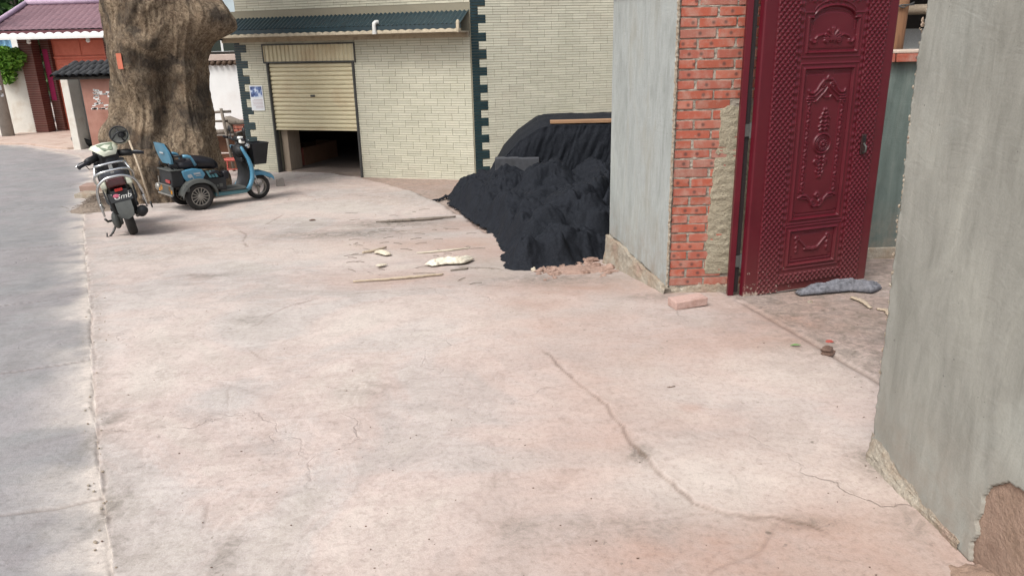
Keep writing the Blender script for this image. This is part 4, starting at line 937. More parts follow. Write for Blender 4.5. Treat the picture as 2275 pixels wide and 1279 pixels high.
lob = .055 * np.sin(3 * TH_ + .9 + .35 * TZ) + .05 * np.sin(5 * TH_ - 1.2 - .3 * TZ) + .03 * np.sin(8 * TH_ + .8 * TZ)
flare = .10 * smooth(.6, -.9, TZ) * np.abs(np.sin(2.5 * TH_ + .4)) ** 1.5
nn = .15 * fbm(cs * 2.2, sn * 2.2, TZ * 1.3, 4, 141) + .07 * fbm(cs * 5, sn * 5, TZ * 3.0, 4, 149) + .03 * ridged(cs * 11, sn * 11 + TZ * .3, 147) + .030 * ridged(cs * 7 + .3 * TZ, sn * 7 + TZ * .55, 142) + .014 * fbm(cs * 26, sn * 26, TZ * 5.5, 4, 143)
R_ = rr * (1 + lob * .6 + flare + nn)
def burl(th, z, w, h, amp):
    global R_
    dth = np.arctan2(np.sin(TH_ - th), np.cos(TH_ - th)) * rr
    R_ = R_ + amp * np.exp(-(dth / w) ** 2 - ((TZ - z) / h) ** 2)
zof = lambda py: at_y(350, py, YT).z
burl(-.25, zof(45), .34, .30, .40); burl(-.05, zof(72), .2, .16, .22); burl(-1.0, zof(20), .35, .3, .12); burl(math.pi + .25, zof(296), .24, .26, .22); burl(math.pi + .7, zof(255), .2, .3, .08)
burl(-.95, zof(15), .22, .30, -.20); burl(-1.05, zof(195), .16, .40, -.24); burl(-1.2, zof(260), .12, .5, -.16); burl(-2.2, zof(225), .14, .38, -.22); burl(-1.5, zof(95), .30, .16, .10); burl(-.7, zof(160), .25, .16, .12); burl(-2.6, zof(180), .12, .7, .08); burl(-1.75, zof(170), .2, .3, .10); burl(-.55, zof(330), .2, .5, .10); burl(-2.5, zof(350), .18, .4, .10)
tk = grid_mesh('trunk', cx + R_ * cs, YT + R_ * sn * .92, TZ, M_BARK, tree)
# limbs and crown, above the frame
rt = random.Random(11); tops = []
m = MB(); c0 = Vector((float(cx[0, -1]), YT, 4.35))
for k, (dx, dy, hh_, r0) in enumerate(((-2.6, .8, 4.2, .42), (1.6, 1.8, 4.8, .40), (.2, 2.6, 5.2, .46), (2.4, -.4, 3.8, .32))):
    pts = [c0 + Vector((dx * t + .25 * math.sin(3 * t + k), dy * t + .2 * math.sin(4 * t + 2 * k), hh_ * t ** .9 - .3)) for t in np.linspace(0, 1, 9)]
    m.tube(pts, list(np.linspace(r0, .10, 9)), 10); tops += pts[4:]
    for j in range(5):
        b = pts[3 + j]; dd = Vector((rt.uniform(-1, 1), rt.uniform(-1, 1), rt.uniform(.2, .9))).normalized() * rt.uniform(1.0, 2.0)
        m.tube([b, b + dd * .5 + Vector((0, 0, .1)), b + dd], [.10, .06, .025], 7); tops.append(b + dd)
m.build('limbs', M_BARK, tree, smooth=True)
def leaf_mat(name, cols):
    t = NT(name); gi = t.n('ShaderNodeNewGeometry'); col = t.ramp(gi.outputs['Random Per Island'], [(i / (len(cols) - 1), c) for i, c in enumerate(cols)])
    t.b.inputs['Subsurface Weight'].default_value = 0; t.b.inputs['Transmission Weight'].default_value = 0
    tr = t.n('ShaderNodeBsdfTranslucent'); t.l(col, tr.inputs[0]); mx = t.n('ShaderNodeMixShader'); mx.inputs[0].default_value = .3
    t.fin(col, .6, 0, .3); t.l(t.b.outputs[0], mx.inputs[1]); t.l(tr.outputs[0], mx.inputs[2]); t.l(mx.outputs[0], t.out.inputs[0])
    return t.m
M_LEAF = leaf_mat('tree_leaf', ['2f4a1c', '3f5e24', '527430', '38552a'])
M_LEAF2 = leaf_mat('bright_vine_leaf', ['4f7a2a', '6d9a38', '83ae48', '40682a'])
M_LEAF3 = leaf_mat('hill_leaf', ['1f3318', '2c4620', '3c5a2a', '243c22'])
def leaves(name, centres, spread, n, size, mt, parent=None, seed=1, kind=None):
    r = np.random.default_rng(seed); C = np.array([tuple(c) for c in centres]); k = r.integers(0, len(C), n)
    off = r.normal(size=(n, 3)); off /= np.linalg.norm(off, axis=1)[:, None]; off *= (r.random(n) ** .45)[:, None] * np.array(spread)
    P = C[k] + off; a = r.normal(size=(n, 3)); a[:, 2] *= .6; a /= np.linalg.norm(a, axis=1)[:, None]; b = np.cross(a, r.normal(size=(n, 3))); b /= np.linalg.norm(b, axis=1)[:, None]
    s = size * (.6 + .8 * r.random(n))[:, None]; nrm = np.cross(a, b) * s * .18
    V = np.stack([P - a * s, P + b * s * .45 + nrm, P + a * s, P - b * s * .45 + nrm], 1).reshape(-1, 3)
    of = np.array(OFF.get(parent.name, Vector())) if parent is not None else 0
    me = bpy.data.meshes.new(name); V = V - of; me.vertices.add(len(V)); me.vertices.foreach_set('co', V.astype(np.float32).ravel())
    me.loops.add(4 * n); me.loops.foreach_set('vertex_index', np.arange(4 * n, dtype=np.int32)); me.polygons.add(n); me.polygons.foreach_set('loop_start', np.arange(0, 4 * n, 4, dtype=np.int32))
    me.update(); me.validate(); o = link_mesh(name, me, mt, parent)
    if kind: o['kind'] = kind
    return o
leaves('crown', tops, (.95, .95, .8), 9000, .11, M_LEAF, tree, 5)
# paper slip pasted on the bark
zt_ = zof(133); th = -2.28
def trunk_pt(th, z):
    i = int(round((th % (2 * math.pi)) / (2 * math.pi) * 359)); j = int(round((z - tz0) / (4.6 - tz0) * 379)); return Vector((float(cx[i, j] + R_[i, j] * cs[i, j]), float(YT + R_[i, j] * sn[i, j] * .92), z))
for thq in np.linspace(-3.0, -1.6, 60):
    q = trunk_pt(thq, zt_)
    if q.x / q.y > at_y(267, 133, q.y).x / q.y: th = thq; break
pc = trunk_pt(th, zt_); tang = (trunk_pt(th + .08, zt_) - trunk_pt(th - .08, zt_)).normalized(); tn = Vector((tang.y, -tang.x, 0)); tn = tn if tn.y < 0 else -tn
m = MB(); P0 = pc + tn * .03; m.obox((P0.x, P0.y), tang, tn, -.075, .075, 0, .004, zt_ - .115, zt_ + .115)
slip = m.build('paper_slip', mat('orange_paper', ['a5583f', 'b0624b', '9a523f'], 9, .8, .1, fine=.1), None); props(slip, 'small orange paper slip pasted on the tree trunk', 'paper')

# ---------------------------------------------------------------- gatehouse and walls at the far left
M_WHITE = mat('limewash', ['c2beb4', 'd0ccc2', 'b5a693'], 1.4, .9, .3, 70)
M_WHITE2 = mat('fresh_limewash', ['d2d2d0', 'dcdcda', 'cfcac6'], 1.0, .9, .2, 70, fine=.08)
M_BTILE = mat('brown_brick_tile', ['5a342c', '663c33', '4f2e28'], 3, .5, .3, 80, island=.15)
M_BGROUT = mat('pale_grout', ['8c7a6e', '97857a'], 5, .9)
M_GATE = mat('orange_red_gate', ['cf6d55', 'd8775f', 'c5624b'], 2, .45, .1, 50, fine=.1)
M_MAG = mat('magenta_paper', ['8f1d4a', 'a02555'], 5, .7, .1, fine=.1)
M_PROOF = mat('mauve_roof_tile', ['6b4f55', '775a60', '614950'], 3, .6, .2, 60)
M_SCAL = mat('white_trim', ['c8c8c4', 'd3d3d0'], 6, .7, .1, fine=.08)
M_PCONC = mat('pole_concrete', ['8a8680', '9a958d', '7d7973'], 4, .9, .4)
YG = 23.8; gzG = -.73
gh = thing('gatehouse', 'far gatehouse with mauve tiled roof, brown tiled pillars and red double gate', 'gatehouse', (at_y(130, 285, YG).x, YG, gzG))
xl, xr = at_y(79, 285, YG).x, at_y(107, 286, YG).x; zr = at_y(130, 78, YG).z
def pillar(x0, x1, y0, y1, z1):
    m = MB(); m.box(x0 + .012, x1 - .012, y0 + .012, y1 - .012, gzG - .2, z1); m.build('pillar_core', M_BGROUT, gh)
    m = MB(); z = gzG - .05; k = 0
    while z < z1:
        m.box(x0, x1, y0, y1, z, z + .058); z += .068; k += 1
    m.build('pillar_tiles', M_BTILE, gh, kind='stuff')
pillar(xl, xr, YG, YG + .42, zr); x2 = at_y(232, 110, YG).x; pillar(x2, x2 + .45, YG, YG + .42, zr)
pillar(xr + .015, xr + .28, YG + .44, YG + .9, zr); pillar(x2 - .10, x2 + .45, YG + .44, YG + .9, zr)
gx0, gx1 = xr + .28, x2 - .10
m = MB(); m.box(xl - .1, x2 + .6, YG + .05, YG + .85, zr + .002, zr + .22); m.build('lintel', M_BTILE, gh)
zg1 = at_y(150, 88, YG + .6).z; zg2 = at_y(150, 128, YG + .6).z; gm = (gx0 + gx1) / 2
gate = MB(); gate.box(gx0, gx1, YG + .60, YG + .66, gzG, zr); gate.build('gate_panel', M_GATE, gh)
for (a, b) in ((gx0 + .05, gm - .03), (gm + .03, gx1 - .05)):
    m = MB(); m.box(a, b, YG + .575, YG + .60, zg2 + .06, zg1 - .02); m.build('transom_panel', M_GATE, gh, bevel=.015)
    m = MB(); m.box(a, b, YG + .57, YG + .60, gzG + .05, zg2 - .06); o = m.build('gate_leaf', M_GATE, gh, bevel=.01)
    for zc_, hh in ((gzG + .30, .12), (gzG + .72, .10), (gzG + 1.35, .45), (zg2 - .25, .12)):
        c_ = (a + b) / 2; m = MB(); m.box(a + .07, b - .07, YG + .552, YG + .568, zc_ - hh, zc_ + hh); m.blob((c_ - .25, YG + .555, zc_), (.10, .03, hh * .55), 10, 6); m.blob((c_ + .25, YG + .555, zc_), (.10, .03, hh * .55), 10, 6); m.build('relief', M_GATE, gh, bevel=.008)
m = MB(); m.box(gx0, gx1, YG + .55, YG + .60, zg2 - .03, zg2 + .03); m.build('gate_rail', M_GATE, gh, bevel=.01)
m = MB(); zc0, zc1 = at_y(100, 224, YG + .4).z, at_y(85, 110, YG + .4).z; m.box(xr + .06, xr + .21, YG + .425, YG + .432, zc0, zc1); cp = m.build('couplet_strip', M_MAG, gh); cp['label'] = 'magenta paper strip down the jamb'
m = MB(); m.box(x2 - .085, x2 - .02, YG + .425, YG + .432, at_y(230, 136, YG + .4).z, zc1); m.build('couplet_strip', M_MAG, gh)
# roof
ye, yr = YG - .75, YG + 1.0; ze = at_y(120, 66, ye).z; zrr = at_y(150, 8, yr).z
e0, e1 = at_y(-30, 74, ye).x, at_y(243, 64, ye).x; r0, r1 = at_y(62, 12, yr).x, at_y(232, 2, yr).x
S_, T_ = np.meshgrid(np.linspace(0, 1, 900), np.linspace(0, 1, 73), indexing='ij')
X_ = (e0 + (e1 - e0) * S_) * (1 - T_) + (r0 + (r1 - r0) * S_) * T_; Y_ = ye + (yr - ye) * T_
fr_ = (T_ * 8) % 1.0
Z_ = ze + (zrr - ze) * (T_ + .10 * T_ * (T_ - 1)) + .022 * np.abs(np.sin(X_ / .19 * math.pi)) - .025 * fr_
grid_mesh('roof_tiles', X_, Y_, Z_, M_PROOF, gh)
m = MB(); m.hexa([(e0, ye, ze - .16), (e1, ye, ze - .16), (e1, YG + .9, ze - .1), (e0, YG + .9, ze - .1), (e0, ye, ze - .02), (e1, ye, ze - .02), (e1, YG + .9, ze + .15), (e0, YG + .9, ze + .15)]); m.build('eave_board', mat('maroon_board', ['5a3238', '643a40'], 4, .7), gh)
Sx = np.linspace(e0, e1, 500); wv = .05 * np.abs(np.sin(Sx / .26 * math.pi))
XX = np.stack([Sx] * 3); YY = np.stack([Sx * 0 + ye - .03] * 2 + [Sx * 0 + ye + .05]); ZZ = np.stack([Sx * 0 + ze - .20, ze - .12 + wv, ze - .12 + wv])
grid_mesh('scalloped_trim', XX, YY, ZZ, M_SCAL, gh)
m = MB(); m.box(e0, e1, ye - .035, ye + .02, ze - .25, ze - .199); m.build('gutter', M_SCAL, gh)
m = MB(); m.tube([(e0 - .02, ye - .02, ze + .03), (r0 - .03, yr, zrr + .05)], .07, 8); m.tube([(e1, ye - .02, ze + .03), (r1, yr, zrr + .05)], .09, 8); m.tube([(r0 - .05, yr, zrr + .04), (r1 + .05, yr, zrr + .04)], .09, 8); m.build('ridge', mat('mauve_ridge', ['a890a4', 'b8a2b4'], 5, .6), gh, smooth=True)
for px in (63, 195):
    q = at_y(px, 78, ye + .3); m = MB(); m.tube([(q.x, ye + .25, ze - .2), (q.x, ye + .25, ze - .30)], .05, 10); m.blob((q.x, ye + .25, ze - .33), (.06, .06, .05), 10, 6); m.build('eave_lamp', M_WHITEP, gh, smooth=True)
# grey block of a house beyond, blue sheet roof, hill
bk = thing('grey_house', 'plain pale grey house wall rising above the mauve roof', 'house', (at_y(150, 10, 27).x, 27, gzG))
m = MB(); a, b = at_y(72, 5, 27).x, at_y(300, 5, 27).x; m.box(a, b, 27, 29, gzG, 5.6); m.build('wall', mat('pale_grey_render', ['a5a7a8', 'b3b4b4'], 2, .9), bk)
m = MB(); m.box(a - .1, b + .1, 26.9, 29.1, 5.6, 5.75); m.build('parapet', M_SCAL, bk)
bl = thing('blue_sheet_shed', 'light blue corrugated sheet shed behind the white garden wall', 'shed', (at_y(20, 100, 27.5).x, 27.5, gzG))
a, b = at_y(-120, 100, 27.5).x, at_y(46, 100, 27.5).x; A_ = np.linspace(a, b, 240); zz = .03 * np.sin(A_ / .2 * 2 * math.pi)
grid_mesh('sheet_wall', np.stack([A_, A_]), np.stack([27.5 + zz] * 2), np.stack([A_ * 0 + gzG, A_ * 0 + at_y(20, 78, 27.5).z]), mat('sky_blue_sheet', ['6f9dbb', '7fabc6'], 3, .5, .05, fine=.05), bl)
m = MB(); m.box(a, b, 27.3, 28.6, at_y(20, 78, 27.5).z, at_y(20, 78, 27.5).z + .08); m.build('roof_edge', M_SCAL, bl)
m = MB(); q = at_y(25, 88, 27.2); m.box(q.x - .1, q.x + .12, 27.3, 27.45, q.z - .3, q.z + .3); m.build('white_box', M_WHITEP, bl, bevel=.02)
# white garden wall with plants over it
gw = thing('garden_wall', 'cream limewashed garden wall left of the gatehouse', 'wall', (at_y(20, 290, YG).x, YG + .1, gzG))
a = at_y(-140, 290, YG).x; zt0 = at_y(45, 152, YG + .1).z
m = MB(); m.box(a, xl - .005, YG + .1, YG + .34, gzG - .2, zt0); m.build('wall_body', M_WHITE, gw)
m = MB(); m.box(a, xl - .01, YG + .04, YG + .40, zt0, zt0 + .12); m.build('coping', M_PCONC, gw, bevel=.03)
shr = thing('climbing_shrub', 'bright green leafy shrub spilling over the cream garden wall', 'shrub', (at_y(12, 150, YG).x, YG, zt0))
m = MB(); cs_ = []
for px, py in ((-30, 120), (0, 118), (15, 125), (28, 122), (36, 130), (10, 140), (25, 145), (-15, 140), (5, 155), (14, 170)):
    q = at_y(px, py, YG - .1); cs_.append(q); m.tube([(q.x + .1, YG + .2, zt0 + .1), ((q.x + .05), YG + .05, (q.z + zt0) / 2 + .2), tuple(q)], [.02, .014, .006], 6)
m.build('stems', M_WOOD2, shr, smooth=True); leaves('foliage', cs_, (.30, .28, .24), 2600, .075, M_LEAF2, shr, 21)
hill = thing('hillside_trees', 'dark green wooded slope showing above the gatehouse roof at far left', 'woodland', (-26, 42, gzG)); hc = []
rt = random.Random(4)
for i in range(60): hc.append((rt.uniform(-48, -14), rt.uniform(38, 46), rt.uniform(0, 10)))
leaves('foliage', hc, (2.6, 2.0, 2.0), 26000, .32, M_LEAF3, hill, 22, kind='stuff')
m = MB()
for i in range(14): x = -46 + i * 2.4; m.tube([(x, 44, gzG), (x + .2, 44, 6)], [.3, .15], 7)
m.build('trunks', M_WOOD2, hill, kind='stuff')
hx, hy = np.meshgrid(np.linspace(-120, 120, 60), np.linspace(34, 150, 40), indexing='ij')
hz = gzG - .2 + 16 * smooth(46, 130, hy) + 3 * fbm(hx * .05, hy * .05, seed=171) * smooth(44, 70, hy)
hl_ = grid_mesh('hills', hx, hy, hz, mat('hill_green', ['2c4522', '3a5528', '4b5f35'], .2, .95, .6, 3), flip=True); hl_['kind'] = 'structure'
# concrete utility pole
q = G(20, 306); up = thing('utility_pole', 'round concrete utility pole at the left edge', 'pole', tuple(q))
m = MB(); m.tube([(q.x, q.y, q.z - .1), (q.x, q.y, q.z + 9)], [.17, .10], 16); m.build('shaft', M_PCONC, up, smooth=True)
m = MB()
for i in range(26):
    zz = q.z + random.uniform(1.1, 1.9); th = random.uniform(-2.6, -.4); r_ = .168
    m.obox((q.x + r_ * math.cos(th), q.y + r_ * math.sin(th)), (-math.sin(th), math.cos(th)), (math.cos(th), math.sin(th)), -.03, random.uniform(.01, .04), -.004, .004, zz, zz + random.uniform(.05, .14))
m.build('paper_scraps', M_PAPER, up)
q = G(6, 300); m = MB()
for i, (dx, dz) in enumerate(((-.25, 0), (0.0, 0), (.05, .16), (-.3, .15), (.22, .0))): m.blob((q.x - .1 + dx, q.y + .2, q.z + .07 + dz), (.16, .13, .09), 9, 6, .35, i)
props(m.build('rubble_pile', M_FOOT, None, smooth=False), 'small pile of rough stones behind the utility pole', 'rubble')
# raised concrete pad in front of the gate
PP = g2([(-60, 322), (40, 300), (80, 287), (165, 284), (200, 300), (178, 330), (150, 332), (108, 329), (60, 322)])
m = MB(); n = len(PP); m.v = [(p[0], p[1], gzG - .15) for p in PP] + [(p[0], p[1], gzG + .055) for p in PP]; m.f = [tuple(range(n, 2 * n))] + [(i, (i + 1) % n, (i + 1) % n + n, i + n) for i in range(n)]
pv = m.build('pavement', mat('pad_concrete', ['a89688', 'b39f92', '9c8577'], 2, .9, .5, 50), None, bevel=.015); pv['kind'] = 'structure'
# ---------------------------------------------------------------- little privy-like hut with black tiles
YH = 19.8; zh = gzG
hut = thing('tile_capped_hut', 'small white and pink rendered hut with a black tile cap left of the tree', 'hut', (at_y(190, 325, YH).x, YH, zh))
h0, h1 = at_y(161, 318, YH).x, at_y(178, 320, YH).x; ztop = at_y(140, 170, YH).z
m = MB(); m.box(h0, h1, YH, YH + 1.6, zh - .2, ztop); m.build('end_pier', M_WHITE, hut, bevel=.02)
b1 = at_y(300, 330, YH).x
m = MB(); m.box(h1, b1, YH + .5, YH + .7, zh - .2, ztop); m.build('back_wall', mat('grey_render', ['7f817f', '8e908d', '75716a'], 2, .9), hut)
YP = 18.9; p0 = at_y(207, 334, YP).x; p1 = at_y(330, 340, YP).x; zt_p = at_y(190, 172, YP).z
m = MB(); m.box(p0, p1, YP, YP + .16, zh - .2, zt_p); m.build('pink_wall', mat('pink_render', ['94695c', 'a07668', '8a6052'], 1.6, .9, .3), hut, bevel=.012)
m = MB(); rr = random.Random(9)
for i in range(60):
    q = at_y(rr.uniform(206, 258), rr.choice([rr.gauss(206, 4), rr.gauss(216, 5), rr.gauss(232, 6), 242]), YP); s = rr.uniform(.015, .05)
    m.obox((q.x, YP - .002), (1, 0), (0, -1), -s, s, 0, .003, q.z - rr.uniform(.006, .02), q.z + rr.uniform(.006, .03))
m.build('chalk_marks', M_SCAL, hut)
tl = MB(); tl.lathe([(.075, 0), (.085, .26)], 8, 'Y', a0=0, a1=math.pi); tl.lathe([(.062, .26), (.062, 0)], 8, 'Y', a0=0, a1=math.pi)
o_t = tl.build('roof_tile', mat('black_clay_tile', ['1c1c1d', '2a2a2b', '343433'], 6, .7, .4, 60, objrnd=.4), None, smooth=True); tile_me = o_t.data; bpy.data.objects.remove(o_t)
hx0, hx1 = at_y(128, 160, YP).x, at_y(305, 160, YP).x
for r_ in range(5):
    x = hx0 + (r_ % 2) * .02
    while x < hx1:
        o = link_mesh('roof_tile', tile_me, None, hut); yy = YP - .25 + r_ * .22; o.location = Vector((x, yy, zt_p + .02 + r_ * .055 + random.uniform(-.008, .008))) - OFF[hut.name]
        o.rotation_euler = (.25 + random.gauss(0, .03), random.gauss(0, .06), random.gauss(0, .05)); x += .165
m = MB(); m.hexa([(hx0 - .02, YP - .2, zt_p - .04), (hx1, YP - .2, zt_p - .04), (hx1, YH + .9, zt_p + .25), (hx0, YH + .9, zt_p + .25), (hx0 - .02, YP - .2, zt_p + .01), (hx1, YP - .2, zt_p + .01), (hx1, YH + .9, zt_p + .30), (hx0, YH + .9, zt_p + .30)]); m.build('roof_board', M_DARK, hut)
# dark wok lying by the hut
q = G(184, 328); wk = thing('old_wok', 'dark iron wok lying tilted on the ground by the hut', 'wok', tuple(q), (math.radians(-28), math.radians(8), 0)); OFF[wk.name] = Vector()
m = MB(); m.lathe([(.001, .02), (.12, .03), (.22, .08), (.30, .17), (.315, .17), (.23, .065), (.12, .01), (.001, .0)], 28); m.build('bowl', mat('black_iron', ['1d1f20', '2a2b2b'], 5, .45, .2), wk, smooth=True)
m = MB(); m.tube([(.29, -.06, .17), (.36, -.05, .20), (.36, .05, .20), (.29, .06, .17)], .012, 8); m.build('handle', M_RAIL, wk, smooth=True)
# ---------------------------------------------------------------- white wall right of the tree
YW = 19.0; a, b = at_y(380, 200, YW).x, at_y(553, 300, YW).x; zt = at_y(500, 144, YW).z
ww = thing('white_wall', 'bright white wall with tiled coping between the tree and the tiled house', 'wall', ((a + b) / 2, YW, gzG))
m = MB(); m.box(a, b, YW, YW + .24, gzG - .2, zt); m.build('wall_body', M_WHITE2, ww)
x = a
while x < b:
    m = MB(); m.tube([(x, YW - .10, zt + .03), (x, YW + .2, zt + .07)], .055, 8); m.build('coping_tile', mat('umber_tile', ['4a3a2e', '5a483a'], 5, .8) if 'umber_tile' not in bpy.data.materials else bpy.data.materials['umber_tile'], ww, smooth=True); x += .14
m = MB(); m.box(a, b, YW - .06, YW + .3, zt + .09, zt + .24); m.build('coping_band', mat('pinkish_cement', ['b3a196', 'bfaea4'], 4, .9), ww, bevel=.02)
m = MB(); m.box(a, b, YW - .02, YW + .36, zt + .241, zt + .30); m.build('coping_cap', M_DARK, ww, bevel=.01)
q0, q1 = at_y(514, 300, YW).x, at_y(553, 300, YW).x; zq = at_y(530, 266, YW).z
z = gzG - .05; k = 0
while z < zq:
    x = q0 + (k % 2) * .1
    while x < q1: put_brick(ww, (x, YW - .03, z + .03), .22, W=.1, H=.06); x += .235
    z += .072; k += 1
# house with a window behind it
YB = 23.0; a, b = at_y(430, 80, YB).x, at_y(560, 80, YB).x
bh = thing('rear_house', 'pale blue-white rendered house with a dark window behind the white wall', 'house', ((a + b) / 2, YB, gzG))
w0, w1, wz0, wz1 = at_y(455, 100, YB).x, at_y(527, 100, YB).x, at_y(500, 119, YB).z, at_y(500, 74, YB).z
M_PB = mat('pale_blue_render', ['a9b7bc', 'b9c5c8'], 2, .9, .2)
m = MB(); m.box(a - 1, w0, YB, YB + .25, gzG, 5); m.box(w1, b + .6, YB, YB + .25, gzG, 5); m.box(w0, w1, YB, YB + .25, gzG, wz0); m.box(w0, w1, YB, YB + .25, wz1, 5); m.build('wall', M_PB, bh)
wf = MB(); wf.box(w0, w1, YB + .06, YB + .10, wz0, wz0 + .06); wf.box(w0, w1, YB + .06, YB + .10, wz1 - .06, wz1); wf.box(w0, w0 + .06, YB + .06, YB + .10, wz0 + .06, wz1 - .06); wf.box(w1 - .06, w1, YB + .06, YB + .10, wz0 + .06, wz1 - .06); wf.box((w0 + w1) / 2 - .03, (w0 + w1) / 2 + .03, YB + .06, YB + .10, wz0 + .06, wz1 - .06)
wo_ = wf.build('window_frame', M_SCAL, bh)
M_GLASS = mat('dark_glass', ['1a2220', '243029'], 1.5, .08, 0, spec=.6, fine=0)
for i in range(2):
    x0 = w0 + .06 + i * ((w1 - w0) / 2 - .03); m = MB(); m.box(x0, x0 + (w1 - w0) / 2 - .09, YB + .075, YB + .085, wz0 + .06, wz1 - .06); m.build('pane', M_GLASS, wo_)
# ---------------------------------------------------------------- odds and ends by the tree
YR = 15.6; fn = thing('rail_fence', 'short rough wooden rail fence right of the tree trunk', 'fence', (at_y(490, 300, YR).x, YR, gzG))
def pl(name, a, b, r, mt, par, Y, n=8):
    p, q = at_y(*a, Y), at_y(*b, Y + .02); m = MB(); m.tube([p, (p + q) / 2 + Vector((0, .0, .008)), q], r, n); return m.build(name, mt, par, smooth=True)
pl('rail', (455, 252), (513, 248), .028, M_WOOD2, fn, YR + .05); pl('rail', (455, 272), (506, 269), .024, M_WOOD2, fn, YR + .05); pl('rail', (455, 296), (518, 292), .05, M_WOOD2, fn, YR + .05)
p = at_y(491, 241, YR); m = MB(); m.tube([(p.x + .1, YR, gzG - .1), (p.x, YR, p.z)], .03, 8); m.build('post', M_WOOD2, fn, smooth=True)
p = at_y(445, 241, YR); m = MB(); m.tube([(p.x + .1, YR, gzG - .1), (p.x, YR, p.z)], .03, 8); m.build('post', M_WOOD2, fn, smooth=True)
c = at_y(500, 345, YR + .3); m = MB(); wx = thing('wooden_crate', 'low brown wooden crate standing behind the blue tricycle', 'crate', (c.x, YR + .3, gzG))
zc1 = at_y(500, 302, YR + .2).z
x = c.x - .45
for i, (z0, z1) in enumerate(((gzG, gzG + (zc1 - gzG) * .48), (gzG + (zc1 - gzG) * .52, zc1))):
    m = MB(); m.box(c.x - .45, c.x + .35, YR + .2, YR + .225, z0, z1); m.build('board', mat('brown_board', ['4d3222', '5f3d28', '40291c'], 3, .7, .3, stretch=(1, 5, 5)) if i == 0 else bpy.data.materials['brown_board'], wx, bevel=.004)
m = MB(); m.box(c.x - .47, c.x - .40, YR + .17, YR + .70, gzG, zc1 + .03); m.build('post', M_WOOD2, wx, bevel=.006)
m = MB(); m.box(c.x + .28, c.x + .36, YR + .17, YR + .70, gzG, zc1 + .06); m.build('post', M_WOOD2, wx, bevel=.006)
m = MB(); m.box(c.x - .46, c.x + .34, YR + .226, YR + .7, zc1 - .04, zc1); m.build('top_board', M_WOOD2, wx, bevel=.006)
q0, q1 = at_y(505, 268, 16.6), at_y(562, 272, 16.4); m = MB(); m.tube([q0 + Vector((-.05, 0, .03)), q0 + Vector((.05, 0, .0)), (q0 + q1) / 2 + Vector((0, 0, -.02)), q1], [.06, .10, .055, .03], 9)
m.tube([q0, q0 + Vector((.05, 0, -.35)), q0 + Vector((.12, 0, -.9))], [.09, .07, .06], 9); m.tube([q1, q1 + Vector((-.06, 0, -.3)), q1 + Vector((-.10, 0, -.75))], [.03, .025, .02], 8)
props(m.build('driftwood_branch', M_WOOD2, None, smooth=True), 'bleached crooked branch propped by the corner of the tiled house', 'branch')

# ---------------------------------------------------------------- vehicles
M_RUB = mat('tyre_rubber', ['1c1b1a', '2a2826', '353230'], 7, .85, .3, 120)
M_ALU = mat('cast_aluminium', ['8d8a83', '9c9992'], 6, .38, .1, metal=.6)
M_CHR = mat('chrome', ['c4c6c6', 'b5b7b7'], 6, .18, 0, metal=.95, fine=.05)
M_BLU = mat('blue_paint', ['3f7590', '4b8098', '47748a'], 3, .38, .04, spec=.5, coat=.3, fine=.06)
M_TEAL = mat('dusty_teal_paint', ['3f6a72', '4a757b', '55747a'], 4, .45, .05, fine=.12)
M_BLK = mat('black_plastic', ['161718', '1f2021', '26272a'], 4, .5, .1, fine=.12)
M_BLKM = mat('black_vinyl', ['121216', '1b1a20', '17161b'], 5, .42, .2, 50)
M_GRYP = mat('dusty_grey_plastic', ['3a3c3a', '4a4c49', '54534d'], 4, .6, .15)
M_REDL = mat('red_lens', ['8c1712', 'a01d16'], 8, .2, 0, coat=.5, fine=0)
M_DRED = mat('dark_red_lens', ['3a1415', '4a1b1b'], 6, .2, 0, coat=.5, fine=.1)
M_YEL = mat('amber_lens', ['b3740f', 'c2831a'], 8, .2, 0, coat=.5, fine=0)
M_CRM = mat('pearl_white_plastic', ['b9bba6', 'c5c7b5', 'aeb19a'], 4, .35, .03, fine=.06)
M_SIL = mat('silver_print', ['9fa3a5'], 5, .5, 0, fine=0)
